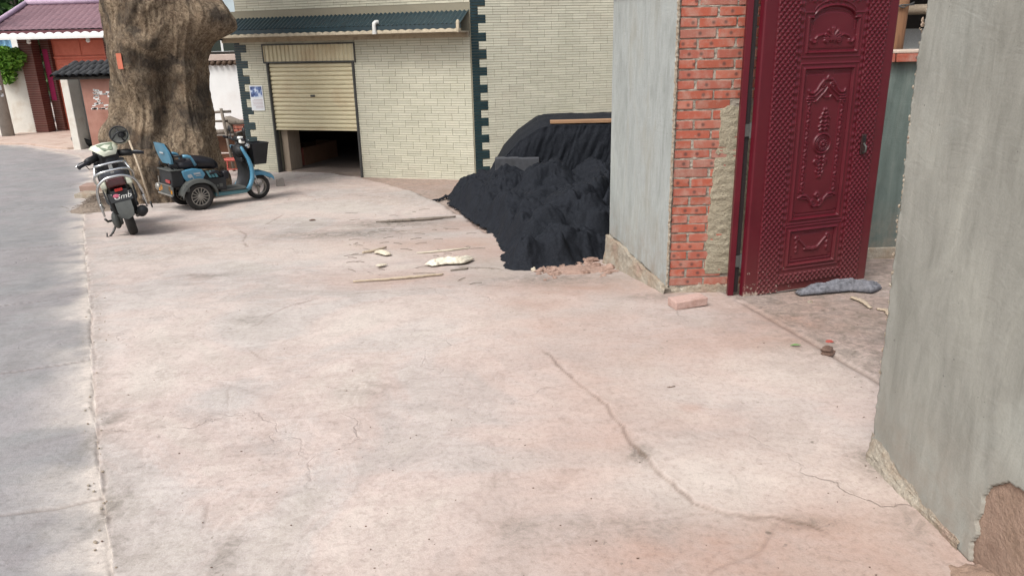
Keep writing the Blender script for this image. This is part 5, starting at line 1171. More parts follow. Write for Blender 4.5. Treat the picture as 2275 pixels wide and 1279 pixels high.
def wheel(par, cx, cy, R, w, spokes, name='wheel', rim=.66, rot=0, cz=None):
    cz = R if cz is None else cz
    e = thing(name, None, None, (cx, cy, cz)); e.parent = par; OFF[e.name] = Vector()
    m = MB(); r1 = R * rim; h = w / 2
    m.lathe([(r1, -h * .75), (r1 * 1.06, -h * .95), ((r1 + R) / 2, -h), (R * .95, -h * .82), (R * .99, -h * .5), (R, 0), (R * .99, h * .5), (R * .95, h * .82), ((r1 + R) / 2, h), (r1 * 1.06, h * .95), (r1, h * .75)], 40, 'Y')
    m.build('tyre', M_RUB, e, smooth=True, world=False)
    m = MB(); m.lathe([(r1 * 1.0, -h * .8), (r1 * .92, -h * .8), (r1 * .9, -h * .4), (r1 * .9, h * .4), (r1 * .92, h * .8), (r1, h * .8)], 40, 'Y')
    m.lathe([(.001, -h * .95), (R * .13, -h * .92), (R * .18, -h * .7), (R * .18, h * .7), (R * .13, h * .9), (.001, h * .92)], 20, 'Y')
    for k in range(spokes):
        t = 2 * math.pi * k / spokes + rot; wd = R * (.035 if spokes > 6 else .09)
        c_, s_ = math.cos(t), math.sin(t); r0 = R * .16; y0 = -h * .7
        for sg in (-1, 1) if spokes > 6 else (0,):
            ya, yb = (sg * h * .72 - .006, sg * h * .72 + .006) if sg else (-h * .35, h * .35)
            P = lambda r, o, y: (r * c_ - o * s_, y, r * s_ + o * c_)
            m.hexa([P(r0, -wd, ya), P(r1 * .93, -wd * .8, ya), P(r1 * .93, -wd * .8, yb), P(r0, -wd, yb), P(r0, wd, ya), P(r1 * .93, wd * .8, ya), P(r1 * .93, wd * .8, yb), P(r0, wd, yb)])
    m.build('rim', M_ALU, e, world=False, auto=40)
    if spokes > 6:
        m = MB(); m.lathe([(.001, -h * .3), (r1 * .9, -h * .3)], 24, 'Y'); m.lathe([(r1 * .9, h * .3), (.001, h * .3)], 24, 'Y'); m.build('brake_plate', M_BLK, e, world=False)
    return e
def plant(o, p, heading, lean=0.0, L=1.0):
    """stand a vehicle on the sloping ground"""
    f = Vector((math.cos(heading), math.sin(heading), 0)); z0 = gz(p[0], p[1]); z1 = gz(p[0] + f.x * L, p[1] + f.y * L)
    o.location = (p[0], p[1], z0 + .004); o.rotation_mode = 'XYZ'
    Mx = Matrix.Rotation(heading, 3, 'Z') @ Matrix.Rotation(-math.atan2(z1 - z0, L), 3, 'Y') @ Matrix.Rotation(lean, 3, 'X')
    o.rotation_euler = Mx.to_euler('XYZ')
# ------------- blue three-wheeler
near = G(447, 466); hd = math.radians(44)
tc = Vector((near.x - .30 * math.sin(hd), near.y + .30 * math.cos(hd), 0))
tri = thing('electric_tricycle', 'blue three-wheeled electric scooter with black seat and front basket', 'tricycle', (0, 0, 0)); WB = 1.08
B = dict(world=False)
wheel(tri, 0, -.30, .208, .105, 14); wheel(tri, 0, .30, .208, .105, 14); wheel(tri, WB, 0, .200, .085, 3, rot=.6)
m = MB(); m.tube([(0, -.28, .208), (0, .28, .208)], .03, 10); m.box(-.1, .1, -.09, .09, .14, .28); m.build('rear_axle', M_BLK, tri, **B)
m = MB(); m.prism([(-.30, .30), (.46, .27), (.46, .42), (.40, .50), (-.05, .60), (-.30, .60)], -.19, .19); m.build('body', M_BLK, tri, bevel=.02, **B)
m = MB(); m.prism([(-.58, .37), (-.27, .36), (-.27, .60), (-.33, .615), (-.56, .60)], -.24, .24); bx_ = m.build('rear_box', M_BLK, tri, bevel=.018, **B)
m = MB(); m.box(-.60, -.25, -.25, .25, .602, .622); m.build('lid', M_GRYP, bx_, bevel=.008, **B)
for s in (-1, 1):
    m = MB(); y = s * .205; poly = [(-.33, .60), (-.05, .625), (.10, .60), (.15, .52), (.10, .44), (-.22, .43), (-.29, .50)]
    m.prism(poly, y, y + s * .06); sp = m.build('side_panel', M_BLU, tri, bevel=.02, seg=3, **B)
    m = MB(); yy = y + s * .063; m.prism([(-.20, .535), (-.12, .545), (-.10, .50), (-.15, .48), (-.20, .50)], yy - .002, yy + .002); m.prism([(-.13, .54), (-.11, .54), (-.04, .45), (-.06, .45)], yy - .002, yy + .003); m.prism([(-.06, .555), (.06, .56), (.07, .535), (-.05, .53)], yy - .002, yy + .002); m.prism([(-.01, .515), (.075, .518), (.08, .51), (-.005, .505)], yy - .002, yy + .002); m.build('decal', M_SIL, sp, **B)
    # mudguard
    m = MB(); R0 = .255; ring = []
    for t in np.linspace(math.radians(8), math.radians(172), 22):
        rr_ = R0 + .02 * abs(math.cos(t)); c_, s_ = math.cos(t) * rr_, math.sin(t) * rr_ + .208
        ring.append([(c_, s * .19, s_ + .01), (c_, s * .36, s_ + .004), (c_ * .97, s * .375, s_ - .045), (c_ * .93, s * .36, s_ - .05), (c_ * .94, s * .35, s_ - .012), (c_ * .95, s * .19, s_ - .008)])
    m.loft(ring); m.build('mudguard', M_GRYP, tri, auto=40, **B)
    m = MB(); m.box(-.34, -.24, s * .21, s * .365, .30, .40); m.build('mudguard_flap', M_GRYP, tri, bevel=.012, **B)
    # arm rest and back frame
    m = MB(); m.tube([(-.46, s * .20, .82), (-.34, s * .235, .815), (-.25, s * .245, .81)], .018, 10); m.build('arm_bracket', M_BLK, tri, smooth=True, **B)
    m = MB(); m.tube([(-.26, s * .245, .81), (-.16, s * .248, .805), (-.08, s * .25, .79), (-.03, s * .25, .74), (.015, s * .25, .665)], [.024, .026, .026, .025, .024], 10); m.build('arm_rest', M_BLU, tri, smooth=True, **B)
    m = MB(); m.tube([(-.46, s * .17, .76), (-.40, s * .18, .68), (-.34, s * .18, .60)], .017, 8); m.tube([(-.56, s * .17, .72), (-.54, s * .18, .66), (-.46, s * .18, .62)], .013, 8); m.build('back_strut', M_BLK, tri, smooth=True, **B)
    m = MB(); m.tube([(-.565, s * .15, .335), (-.60, s * .15, .335)], .042, 14); m.tube([(-.585, s * .23, .30), (-.605, s * .23, .30)], .03, 12); m.build('amber_light', M_YEL, tri, auto=40, **B)
# backrest shell: rounded board leaning back
def board(y_w, z0, z1, th, cx0, lean, inset=0.0):
    rings = []
    for t in np.linspace(0, 1, 9):
        z = z0 + (z1 - z0) * t; w = y_w * (1 - .28 * smooth(.55, 1.0, t) - .22 * smooth(.3, 0, t)); x = cx0 - lean * t
        rings.append([(x - th * .5 - .02 * math.cos(2 * a_) * 0 + .022 * (1 - (yy_ / y_w) ** 2) * -1, yy_, z) for a_, yy_ in [(0, v) for v in np.linspace(-w, w, 9)]] + [(x + th * .5 - .012 * (1 - (yy_ / y_w) ** 2), yy_, z) for yy_ in np.linspace(w, -w, 9)])
    return rings
m = MB(); m.loft(board(.225, .70, 1.005, .05, -.46, .15)); bs = m.build('backrest', M_BLU, tri, auto=50, **B)
m = MB(); m.loft(board(.20, .73, .985, .05, -.415, .14)); m.build('cushion', M_BLKM, bs, smooth=True, **B)
m = MB(); m.box(-.612, -.606, -.11, .03, .855, .878); m.build('lettering', M_SIL, bs, **B)
# seat: long padded saddle, thicker at the front
def pad(prof, hw, name, mt, par, n=14):
    rings = []
    for (x, zb, zt, k) in prof:
        r = []
        for i in range(n):
            t = 2 * math.pi * i / n; c_, s_ = math.cos(t), math.sin(t)
            r.append((x, hw * k * math.copysign(abs(c_) ** .6, c_), (zb + zt) / 2 + (zt - zb) / 2 * math.copysign(abs(s_) ** .7, s_)))
        rings.append(r)
    m = MB(); m.loft(rings); return m.build(name, mt, par, smooth=True, **B)
pad([(-.36, .60, .70, .6), (-.33, .595, .725, .9), (-.2, .59, .735, 1), (-.05, .59, .73, 1), (.08, .595, .715, .98)], .205, 'rear_seat', M_BLKM, tri)
pad([(-.12, .60, .80, .5), (-.08, .59, .805, .85), (.08, .58, .79, .95), (.24, .57, .765, .9), (.36, .555, .72, .72), (.43, .56, .66, .4)], .17, 'front_seat', M_BLKM, tri)
m = MB(); m.prism([(.13, .27), (.475, .25), (.475, .42), (.45, .44), (.13, .44)], -.215, .215); bb = m.build('battery_box', M_BLK, tri, bevel=.015, **B)
m = MB(); m.box(.24, .30, -.220, -.2155, .30, .345); m.box(.315, .345, -.220, -.2155, .305, .34); m.box(.36, .41, -.220, -.2155, .30, .35); m.build('lettering', M_GRYP, bb, **B)
m = MB(); m.tube([(.20, -.18, .50), (.27, -.205, .53), (.34, -.19, .53), (.42, -.18, .46)], .03, 8); m.build('cable_bundle', M_BLKM, tri, smooth=True, **B)
m = MB()
for i in range(3): x = .17 + i * .05; m.hexa([(x, -.212, .56), (x + .035, -.212, .56), (x + .085, -.222, .455), (x + .05, -.222, .455), (x, -.2, .56), (x + .035, -.2, .56), (x + .085, -.21, .455), (x + .05, -.21, .455)])
m.build('webbing_strap', M_TEAL, tri, **B)
m = MB(); m.box(.44, .54, -.20, -.06, .40, .53); m.build('charger_pouch', M_BLKM, tri, bevel=.03, **B)
m = MB(); m.prism([(.38, .215), (.86, .215), (.92, .27), (.90, .285), (.84, .245), (.38, .25)], -.19, .19); m.build('footboard', M_GRYP, tri, bevel=.01, **B)
m = MB(); m.prism([(.30, .15), (.80, .15), (.90, .21), (.90, .235), (.86, .212), (.30, .212)], -.175, .175); m.build('floor_fairing', M_TEAL, tri, bevel=.015, **B)
# leg shield: curved shell with wrapped edges
prof = [(.86, .215), (.915, .28), (.955, .38), (.965, .48), (.95, .58), (.915, .69), (.875, .79), (.835, .87)]
def shield(off, hw, dx, th):
    ring = []
    for i, (x, z) in enumerate(prof):
        k = hw * (1 - .25 * smooth(.75, 1.0, i / 7) - .1 * smooth(.2, 0, i / 7)); row = []
        ys_ = np.linspace(-k, k, 13)
        for yy_ in ys_: row.append((x + off - dx * (abs(yy_) / hw) ** 3, yy_, z))
        for yy_ in ys_[::-1]: row.append((x + off - th - dx * (abs(yy_) / hw) ** 3, yy_, z))
        ring.append(row)
    return ring
m = MB(); m.loft(shield(0, .215, .05, .03)); sh = m.build('leg_shield', M_BLU, tri, auto=45, **B)
m = MB(); m.loft(shield(-.034, .200, .05, .02)); m.build('inner_panel', M_BLK, sh, auto=45, **B)
for s in (-1, 1):
    m = MB(); m.tube([(x - .055, s * (.212 if z < .7 else .18), z) for x, z in prof], [.03, .034, .036, .036, .034, .03, .026, .02], 10); m.build('shield_edge', M_BLU if True else M_TEAL, sh, smooth=True, **B)
m = MB(); m.box(.80, .86, -.10, .10, .62, .70); m.build('glove_box', M_BLK, sh, bevel=.02, **B)
m = MB(); m.blob((.84, 0, .80), (.10, .155, .11), 14, 9); hdm = m.build('steering_head', M_BLK, tri, smooth=True, **B)
m = MB(); m.tube([(.84, 0, .86), (.80, 0, .94)], .03, 10); m.build('stem', M_BLK, tri, smooth=True, **B)
m = MB(); m.tube([(.78, -.36, .99), (.79, -.26, .985), (.80, -.12, .955), (.80, .12, .955), (.79, .26, .985), (.78, .36, .99)], .013, 10); hb = m.build('handlebar', M_BLK, tri, smooth=True, **B)
for s in (-1, 1):
    m = MB(); m.tube([(.775, s * .25, .987), (.765, s * .37, .992)], .02, 10); m.build('grip', M_BLKM, hb, auto=40, **B)
    m = MB(); m.tube([(.80, s * .20, .975), (.82, s * .24, 1.04), (.82, s * .25, 1.08)], .007, 7); m.blob((.815, s * .25, 1.12), (.018, .045, .05), 12, 8); m.build('mirror', M_BLK, hb, smooth=True, **B)
    m = MB(); m.tube([(.83, s * .22, .98), (.85, s * .30, .985), (.83, s * .36, .985)], .007, 7); m.build('brake_lever', M_CHR, hb, smooth=True, **B)
    m = MB(); m.blob((.90, s * .15, .875), (.04, .045, .045), 14, 9); m.build('front_lamp', M_CHR, tri, smooth=True, **B)
m = MB(); m.box(.755, .83, -.24, -.16, .925, .985); m.box(.75, .82, -.22, -.13, .99, 1.03); m.build('switch_block', M_WHITEP, hb, bevel=.015, **B)
m = MB(); m.prism([(.77, .95), (.88, .92), (.93, .95), (.83, 1.02), (.78, 1.01)], -.09, .09); m.build('dash_cowl', M_BLK, tri, bevel=.02, **B)
# basket
m = MB()
z0, z1 = .57, .90; q = lambda x, y, z, k: ((1.10 + x * k), y * k, z)
m.loft([[q(-.10, -.13, z0, 1), q(.10, -.13, z0, 1), q(.10, .13, z0, 1), q(-.10, .13, z0, 1)], [q(-.12, -.15, z1, 1.08), q(.14, -.15, z1, 1.08), q(.14, .15, z1, 1.08), q(-.12, .15, z1, 1.08)]], cap=False)
m.loft([[q(-.094, -.124, z0 + .008, 1), q(.094, -.124, z0 + .008, 1), q(.094, .124, z0 + .008, 1), q(-.094, .124, z0 + .008, 1)], [q(-.114, -.144, z1, 1.08), q(.134, -.144, z1, 1.08), q(.134, .144, z1, 1.08), q(-.114, .144, z1, 1.08)]], cap=False)
m.box(1.0, 1.2, -.13, .13, z0, z0 + .007); bk_ = m.build('basket', M_BLK, tri, **B)
m = MB(); pts_ = [q(-.12, -.15, z1, 1.08), q(.14, -.15, z1, 1.08), q(.14, .15, z1, 1.08), q(-.12, .15, z1, 1.08), q(-.12, -.15, z1, 1.08)]; m.tube(pts_, .009, 6); m.build('basket_rim', M_BLK, bk_, **B)
# fork and front mudguard
for s in (-1, 1):
    m = MB(); m.tube([(.985, s * .06, .46), (1.03, s * .068, .33), (WB, s * .07, .20)], [.017, .015, .014], 10); m.build('fork_leg', M_CHR, tri, smooth=True, **B)
m = MB(); ring = []
for t in np.linspace(math.radians(28), math.radians(128), 16):
    r_ = .238 + .035 * smooth(math.radians(60), math.radians(28), t); c_, s_ = WB + math.cos(t) * r_ * 1.08, .205 + math.sin(t) * r_
    ring.append([(c_, -.075, s_ - .05), (c_, -.07, s_), (c_, -.04, s_ + .025), (c_, .04, s_ + .025), (c_, .07, s_), (c_, .075, s_ - .05), (c_, .062, s_ - .045), (c_, .058, s_ - .008), (c_, -.058, s_ - .008), (c_, -.062, s_ - .045)])
m.loft(ring); m.build('front_mudguard', M_BLU, tri, auto=50, **B)
m = MB(); m.box(-.60, -.565, -.27, .27, .245, .38); bp = m.build('rear_bumper', M_GRYP, tri, bevel=.012, **B)
m = MB(); m.box(-.61, -.60, -.26, .26, .385, .40); m.tube([(-.60, .22, .39), (-.60, .22, .50)], .012, 8); m.tube([(-.62, -.27, .25), (-.62, .27, .25)], .013, 8); m.build('bumper_bar', M_ALU, bp, auto=40, **B)
m = MB(); m.box(-.60, -.583, -.20, -.04, .425, .475); m.build('tail_light', M_REDL, tri, bevel=.008, **B)
m = MB(); m.blob((-.60, .30, .33), (.05, .07, .06), 12, 8); m.build('exhaust_cover', M_ALU, tri, smooth=True, **B)
for ch_ in tri.children_recursive:     # short rear overhang
    if ch_.type == 'MESH' and ch_.name.split('.')[0] not in ('tyre', 'rim', 'brake_plate', 'mudguard', 'rear_axle'):
        for v_ in ch_.data.vertices:
            if v_.co.x < 0: v_.co.x *= .62
plant(tri, tc, hd, 0, WB)
# ------------- parked motor scooter, seen from behind
rear = G(299, 521); hd2 = math.radians(118)
sc = thing('motor_scooter', 'black and white motor scooter parked with its back to us on its side stand', 'scooter', (0, 0, 0)); WB2 = 1.18
wheel(sc, 0, 0, .215, .105, 5); wheel(sc, WB2, 0, .215, .09, 5)
m = MB(); m.prism([(-.20, .55), (-.14, .46), (.10, .33), (.42, .30), (.45, .58), (.20, .66), (-.18, .68), (-.26, .62)], -.115, .115); tl_ = m.build('tail_body', M_BLK, sc, bevel=.04, seg=3, **B)
for s in (-1, 1):
    m = MB(); m.prism([(-.26, .60), (-.18, .55), (.15, .50), (.42, .40), (.44, .56), (.20, .655), (-.20, .675)], s * .118, s * .15); m.build('side_cover', M_CRM, tl_, bevel=.025, seg=3, **B)
    m = MB(); m.prism([(-.16, .50), (.15, .40), (.40, .30), (.40, .39), (.12, .49), (-.16, .55)], s * .112, s * .14); m.build('lower_cover', M_BLK, tl_, bevel=.015, **B)
pad([(-.22, .66, .72, .5), (-.15, .655, .745, .85), (.05, .655, .765, 1), (.25, .655, .755, .95), (.42, .63, .735, .75), (.50, .62, .68, .45)], .155, 'seat', M_BLKM, sc)
m = MB(); m.prism([(-.285, .60), (-.20, .575), (-.15, .68), (-.22, .715), (-.28, .69)], -.10, .10); lt = m.build('tail_light', M_DRED, sc, bevel=.025, seg=3, **B)
for s in (-1, 1):
    m = MB(); m.prism([(-.27, .60), (-.19, .58), (-.12, .66), (-.20, .69), (-.26, .665)], s * .102, s * .165); m.build('indicator', M_CRM, lt, bevel=.015, **B)
m = MB(); m.box(-.305, -.29, -.042, .042, .545, .578); m.build('reflector', M_REDL, sc, bevel=.004, **B)
# number plate panel and hanging mudguard
m = MB(); th_ = math.radians(14)
def tiltp(x, z): return (-.285 + (x + (z - .50) * math.tan(th_)), z)
m.loft([[(-.275 + .0, y_, .535) for y_ in (-.125, .125)] + [(-.26, y_, .535) for y_ in (.125, -.125)], [(-.305, y_, .43) for y_ in (-.118, .118)] + [(-.29, y_, .43) for y_ in (.118, -.118)]]); npl = m.build('plate_board', M_BLK, sc, bevel=.004, **B)
m = MB(); cu_ = bpy.data.curves.new('plate_text', 'FONT'); cu_.body = 'Gmb'; cu_.size = .075; cu_.extrude = .0015; cu_.shear = .3; cu_.align_x = 'CENTER'; cu_.align_y = 'CENTER'
to = bpy.data.objects.new('plate_text', cu_); COL.objects.link(to); dg = bpy.context.evaluated_depsgraph_get(); tme = bpy.data.meshes.new_from_object(to.evaluated_get(dg)); bpy.data.objects.remove(to)
tme.materials.clear(); lt_o = link_mesh('plate_lettering', tme, M_WHITEP, npl); lt_o.location = (-.296, -.012, .482)
lt_o.rotation_euler = (Matrix(((0, 0, -1), (-1, 0, 0), (0, 1, 0))).to_euler()); lt_o.scale = (1.25, 1, 1)
m = MB(); m.blob((-.296, .045, .50), (.004, .035, .022), 12, 6); m.build('plate_logo', mat('pink_print', ['b0566a', 'c06a7a'], 6, .6, 0, fine=0), npl, smooth=True, **B)
for s in (-1, 1): m = MB(); m.tube([(-.275, s * .09, .522), (-.285, s * .09, .521)], .007, 8); m.build('plate_bolt', M_CHR, npl, **B)
m = MB(); m.loft([[(-.30, y_, .43) for y_ in (-.085, 0, .085)] + [(-.27, y_, .43) for y_ in (.085, 0, -.085)], [(-.335, y_, .33) for y_ in (-.085, 0, .085)] + [(-.31, y_, .33) for y_ in (.085, 0, -.085)], [(-.335, -.07, .25), (-.34, 0, .225), (-.335, .07, .25), (-.315, .07, .25), (-.32, 0, .225), (-.315, -.07, .25)]]); m.build('rear_mudguard', M_GRYP, sc, auto=30, **B)
m = MB(); m.prism([(-.29, .44), (-.12, .46), (.05, .40), (.10, .44), (-.1, .55), (-.28, .56)], -.09, .09); m.build('under_tail', M_BLK, sc, bevel=.01, **B)
# chrome rails
def rail(name, pts, r, par=sc):
    m = MB(); V_ = [Vector(p) for p in pts]; out = []
    for i in range(len(V_) - 1):
        p0, p1, p2, p3 = V_[max(i - 1, 0)], V_[i], V_[i + 1], V_[min(i + 2, len(V_) - 1)]
        for t in np.linspace(0, 1, 6, endpoint=False): out.append(.5 * ((2 * p1) + (p2 - p0) * t + (2 * p0 - 5 * p1 + 4 * p2 - p3) * t * t + (3 * p1 - p0 - 3 * p2 + p3) * t ** 3))
    out.append(V_[-1]); m.tube(out, r, 10); return m.build(name, M_CHR, par, smooth=True, **B)
rail('grab_rail', [(.05, .19, .62), (-.16, .20, .72), (-.27, .14, .775), (-.29, 0, .785), (-.27, -.14, .775), (-.16, -.20, .72), (.05, -.19, .62)], .013)
rail('rear_guard', [(.08, .22, .36), (-.16, .225, .46), (-.27, .20, .62), (-.31, .11, .70), (-.32, 0, .715), (-.31, -.11, .70), (-.27, -.20, .62), (-.16, -.225, .46), (.08, -.22, .36)], .015)
rail('rack', [(.16, .15, .80), (.0, .16, .84), (-.12, .13, .85), (-.14, 0, .855), (-.12, -.13, .85), (0, -.16, .84), (.16, -.15, .80)], .014)
for s in (-1, 1): rail('rack_stay', [(-.02, s * .16, .84), (-.10, s * .19, .74), (-.16, s * .20, .72)], .011); rail('crash_bar', [(-.27, s * .20, .62), (-.05, s * .235, .50), (.02, s * .235, .34), (-.12, s * .23, .30), (-.18, s * .225, .44)], .011)
m = MB(); m.box(-.145, -.12, -.02, .02, .74, .852); m.build('rack_post', M_CHR, sc, bevel=.004, **B)
# engine, exhaust, shocks, stands
m = MB(); m.prism([(-.08, .17), (.10, .13), (.42, .17), (.44, .28), (.05, .30), (-.08, .27)], .065, .15); m.blob((-.02, .13, .21), (.10, .05, .10), 14, 9); m.build('engine_case', M_GRYP, sc, bevel=.02, **B)
m = MB(); m.tube([(.30, -.10, .17), (.16, -.14, .19), (.10, -.15, .215)], .022, 8); m.tube([(.16, -.15, .21), (.10, -.155, .22), (-.20, -.165, .27), (-.24, -.165, .275)], [.035, .058, .062, .045], 14); m.build('exhaust', M_BLK, sc, smooth=True, **B)
m = MB(); m.prism([(-.02, .30), (.10, .26), (.22, .36), (.10, .40)], .062, .12); m.build('air_box', M_CRM, sc, bevel=.02, **B)
for s in (-1, 1): m = MB(); m.tube([(-.03, s * .10, .23), (-.10, s * .115, .50)], .028, 10); m.build('shock_absorber', M_BLK, sc, auto=40, **B)
m = MB(); m.tube([(.30, .12, .17), (.24, .23, .03), (.23, .25, .012)], .013, 8); m.box(.19, .27, .235, .275, -.01, .0); m.build('side_stand', M_BLK, sc, **B)
m = MB(); m.tube([(.05, .12, .20), (.02, .19, .10), (-.02, .26, .04)], .012, 8); m.tube([(-.02, .26, .04), (-.06, .28, .06), (-.05, .27, .10)], .009, 8); m.tube([(.05, .13, .21), (-.04, .22, .22), (-.10, .235, .26)], .014, 8); m.build('kick_lever', M_RAIL, sc, smooth=True, **B)
# floor, leg shield, front
m = MB(); m.prism([(.40, .27), (.86, .27), (.98, .40), (.95, .42), (.84, .31), (.40, .32)], -.16, .16); m.build('footboard', M_BLK, sc, bevel=.012, **B)
m = MB(); m.prism([(.88, .30), (.94, .33), (1.03, .60), (1.02, .80), (.96, .86), (.96, .70), (.93, .50)], -.185, .185); m.build('leg_shield', M_BLK, sc, bevel=.04, seg=3, **B)
m = MB(); m.prism([(.98, .36), (1.12, .48), (1.10, .72), (1.03, .84), (1.045, .60)], -.14, .14); m.build('front_fairing', M_CRM, sc, bevel=.04, seg=3, **B)
for s in (-1, 1): m = MB(); m.tube([(1.07, s * .06, .52), (WB2, s * .065, .215)], .02, 10); m.build('fork_leg', M_GRYP, sc, smooth=True, **B)
m = MB(); ring = []
for t in np.linspace(math.radians(20), math.radians(150), 14):
    c_, s_ = WB2 + math.cos(t) * .25, .22 + math.sin(t) * .25; ring.append([(c_, -.07, s_ - .04), (c_, -.06, s_), (c_, .06, s_), (c_, .07, s_ - .04), (c_, .05, s_ - .012), (c_, -.05, s_ - .012)])
m.loft(ring); m.build('front_mudguard', M_CRM, sc, auto=50, **B)
# handlebar unit, steered to the left
hbe = thing('handlebar_unit', None, None, (1.0, 0, .90), (0, math.radians(-20), math.radians(20))); hbe.parent = sc; OFF[hbe.name] = Vector()
m = MB(); m.prism([(-.10, -.08), (.05, -.10), (.15, -.02), (.13, .07), (.02, .10), (-.08, .06)], -.12, .12); m.blob((-.03, 0, -.10), (.10, .12, .13), 12, 8); m.build('cowl', M_BLK, hbe, bevel=.03, seg=3, **B)
for s in (-1, 1): m = MB(); m.tube([(0, s * .12, .0), (-.05, s * .24, .0), (-.08, s * .27, .0)], .045, 10); m.build('bar_cover', M_BLK, hbe, smooth=True, **B)
m = MB(); ring = []
for (x, z, w) in ((-.105, .055, .075), (-.02, .112, .15), (.07, .118, .17), (.15, .07, .13)):
    ring.append([(x, -w, z - .02), (x, -w * .8, z + .012), (x, 0, z + .028), (x, w * .8, z + .012), (x, w, z - .02), (x, 0, z - .02)])
m.loft(ring); cw_ = m.build('dash_cover', M_CRM, hbe, auto=50, **B)
m = MB(); m.hexa([(-.085, -.055, .093), (.02, -.10, .145), (.02, .10, .145), (-.085, .055, .093), (-.085, -.05, .099), (.02, -.095, .151), (.02, .095, .151), (-.085, .05, .099)]); m.build('dial_glass', mat('dial', ['6f7a68', '87927c'], 5, .12, 0, fine=.1), cw_, **B)
for s in (-1, 1):
    m = MB(); m.tube([(-.08, s * .26, 0), (-.14, s * .40, -.015)], .019, 10); m.tube([(-.139, s * .398, -.015), (-.142, s * .405, -.016)], .025, 10); m.build('grip', M_BLKM, hbe, **B)
    m = MB(); m.tube([(-.02, s * .26, .0), (-.04, s * .36, -.01), (-.10, s * .42, -.02)], .007, 7); m.build('brake_lever', M_CHR, hbe, smooth=True, **B)
m = MB(); m.tube([(-.04, .30, -.02), (-.06, .26, -.10), (-.02, .16, -.13), (0, .10, -.10)], .006, 7); m.build('brake_cable', M_BLK, hbe, smooth=True, **B)
HS = .86
plant(sc, rear, hd2, math.radians(-8.5), WB2); sc.scale = (1.05,) * 3
bpy.context.view_layer.update()
# helmet hung upside-down on the right handlebar
hp = hbe.matrix_world @ Vector((.02, -.22, .20))
hel = thing('open_helmet', 'white and black open helmet hung upside down on the scooter handlebar', 'helmet', tuple(hp), (math.radians(70), math.radians(-8), math.radians(18))); OFF[hel.name] = Vector()
m = MB(); m.lathe([(.001, -.115), (.06, -.105), (.10, -.07), (.125, -.01), (.128, .05), (.12, .085)], 26); m.build('shell', M_CRM, hel, smooth=True, **B)
m = MB(); m.lathe([(.115, .086), (.112, .04), (.105, -.01), (.08, -.06), (.04, -.085), (.001, -.09)], 24); m.build('lining', mat('pale_lining', ['a8a8a2', 'b8b8b2'], 9, .9, .3), hel, smooth=True, **B)
m = MB(); m.lathe([(.112, .08), (.122, .10), (.133, .085), (.126, .07), (.112, .08)], 26); m.build('rim_trim', M_BLK, hel, smooth=True, **B)
m = MB(); m.tube([(.10, .03, .08), (.05, .02, .15), (-.02, .0, .165), (-.07, -.04, .13), (-.10, -.05, .08)], .012, 7); m.tube([(-.02, .10, .08), (0, .05, .13), (.02, -.02, .15), (.04, -.08, .12), (.05, -.10, .08)], .011, 7); m.build('chin_strap', M_BLK, hel, smooth=True, **B)
m = MB(); m.blob((.02, .02, -.02), (.055, .05, .03), 10, 6); m.build('pad', M_BLKM, hel, smooth=True, **B); hel.scale = (.9, .9, .9)

# ---------------------------------------------------------------- small things on the ground
def lay(px, py, dz=0.0):
    q = G(px, py); return Vector((q.x, q.y, gz(q.x, q.y) + dz))
def stick(name, pts, r, mt, label, cat, n=8, sy=1.0):
    P = [lay(*p, dz=(r if not hasattr(r, '__len__') else max(r)) * sy + .002) for p in pts]; Q = []
    for i in range(len(P) - 1):
        for t in np.linspace(0, 1, 8, endpoint=False): Q.append(P[i].lerp(P[i + 1], t) + Vector((random.gauss(0, .003), random.gauss(0, .003), 0)))
    Q.append(P[-1]); m = MB(); k = len(Q)
    rs = [(r if not hasattr(r, '__len__') else np.interp(i / (k - 1), np.linspace(0, 1, len(r)), r)) * random.uniform(.9, 1.1) for i in range(k)]
    m.tube(Q, rs, n, sy=sy); return props(m.build(name, mt, None, smooth=True), label, cat)
M_PALEST = mat('pale_strip', ['b8ad98', 'c4baa6', 'a89d88'], 7, .7, .2)
stick('dry_branch', [(836, 497), (880, 494), (950, 490), (1012, 484)], [.008, .02, .022, .012], M_WOOD2, 'long grey dry branch lying left of the black netting', 'branch')
stick('wooden_pole', [(786, 629), (850, 624), (920, 619), (985, 613)], [.008, .011, .012, .009], M_WOODP, 'pale wooden pole lying on the slab below the white sacking', 'pole')
stick('plastic_strip', [(926, 563), (960, 561), (1000, 557), (1044, 552)], [.01, .022, .022, .008], M_PALEST, 'pale flat strip lying between the branch and the white sacking', 'strip', sy=.35)
stick('short_stick', [(806, 564), (835, 560), (858, 553)], [.01, .016, .01], M_WOODP, 'short pale stick left of the white sacking', 'stick')
stick('bamboo_pole', [(1000, 603), (1040, 598)], [.006, .008], M_WOOD2, 'thin twig on the slab right of the wooden pole', 'twig')
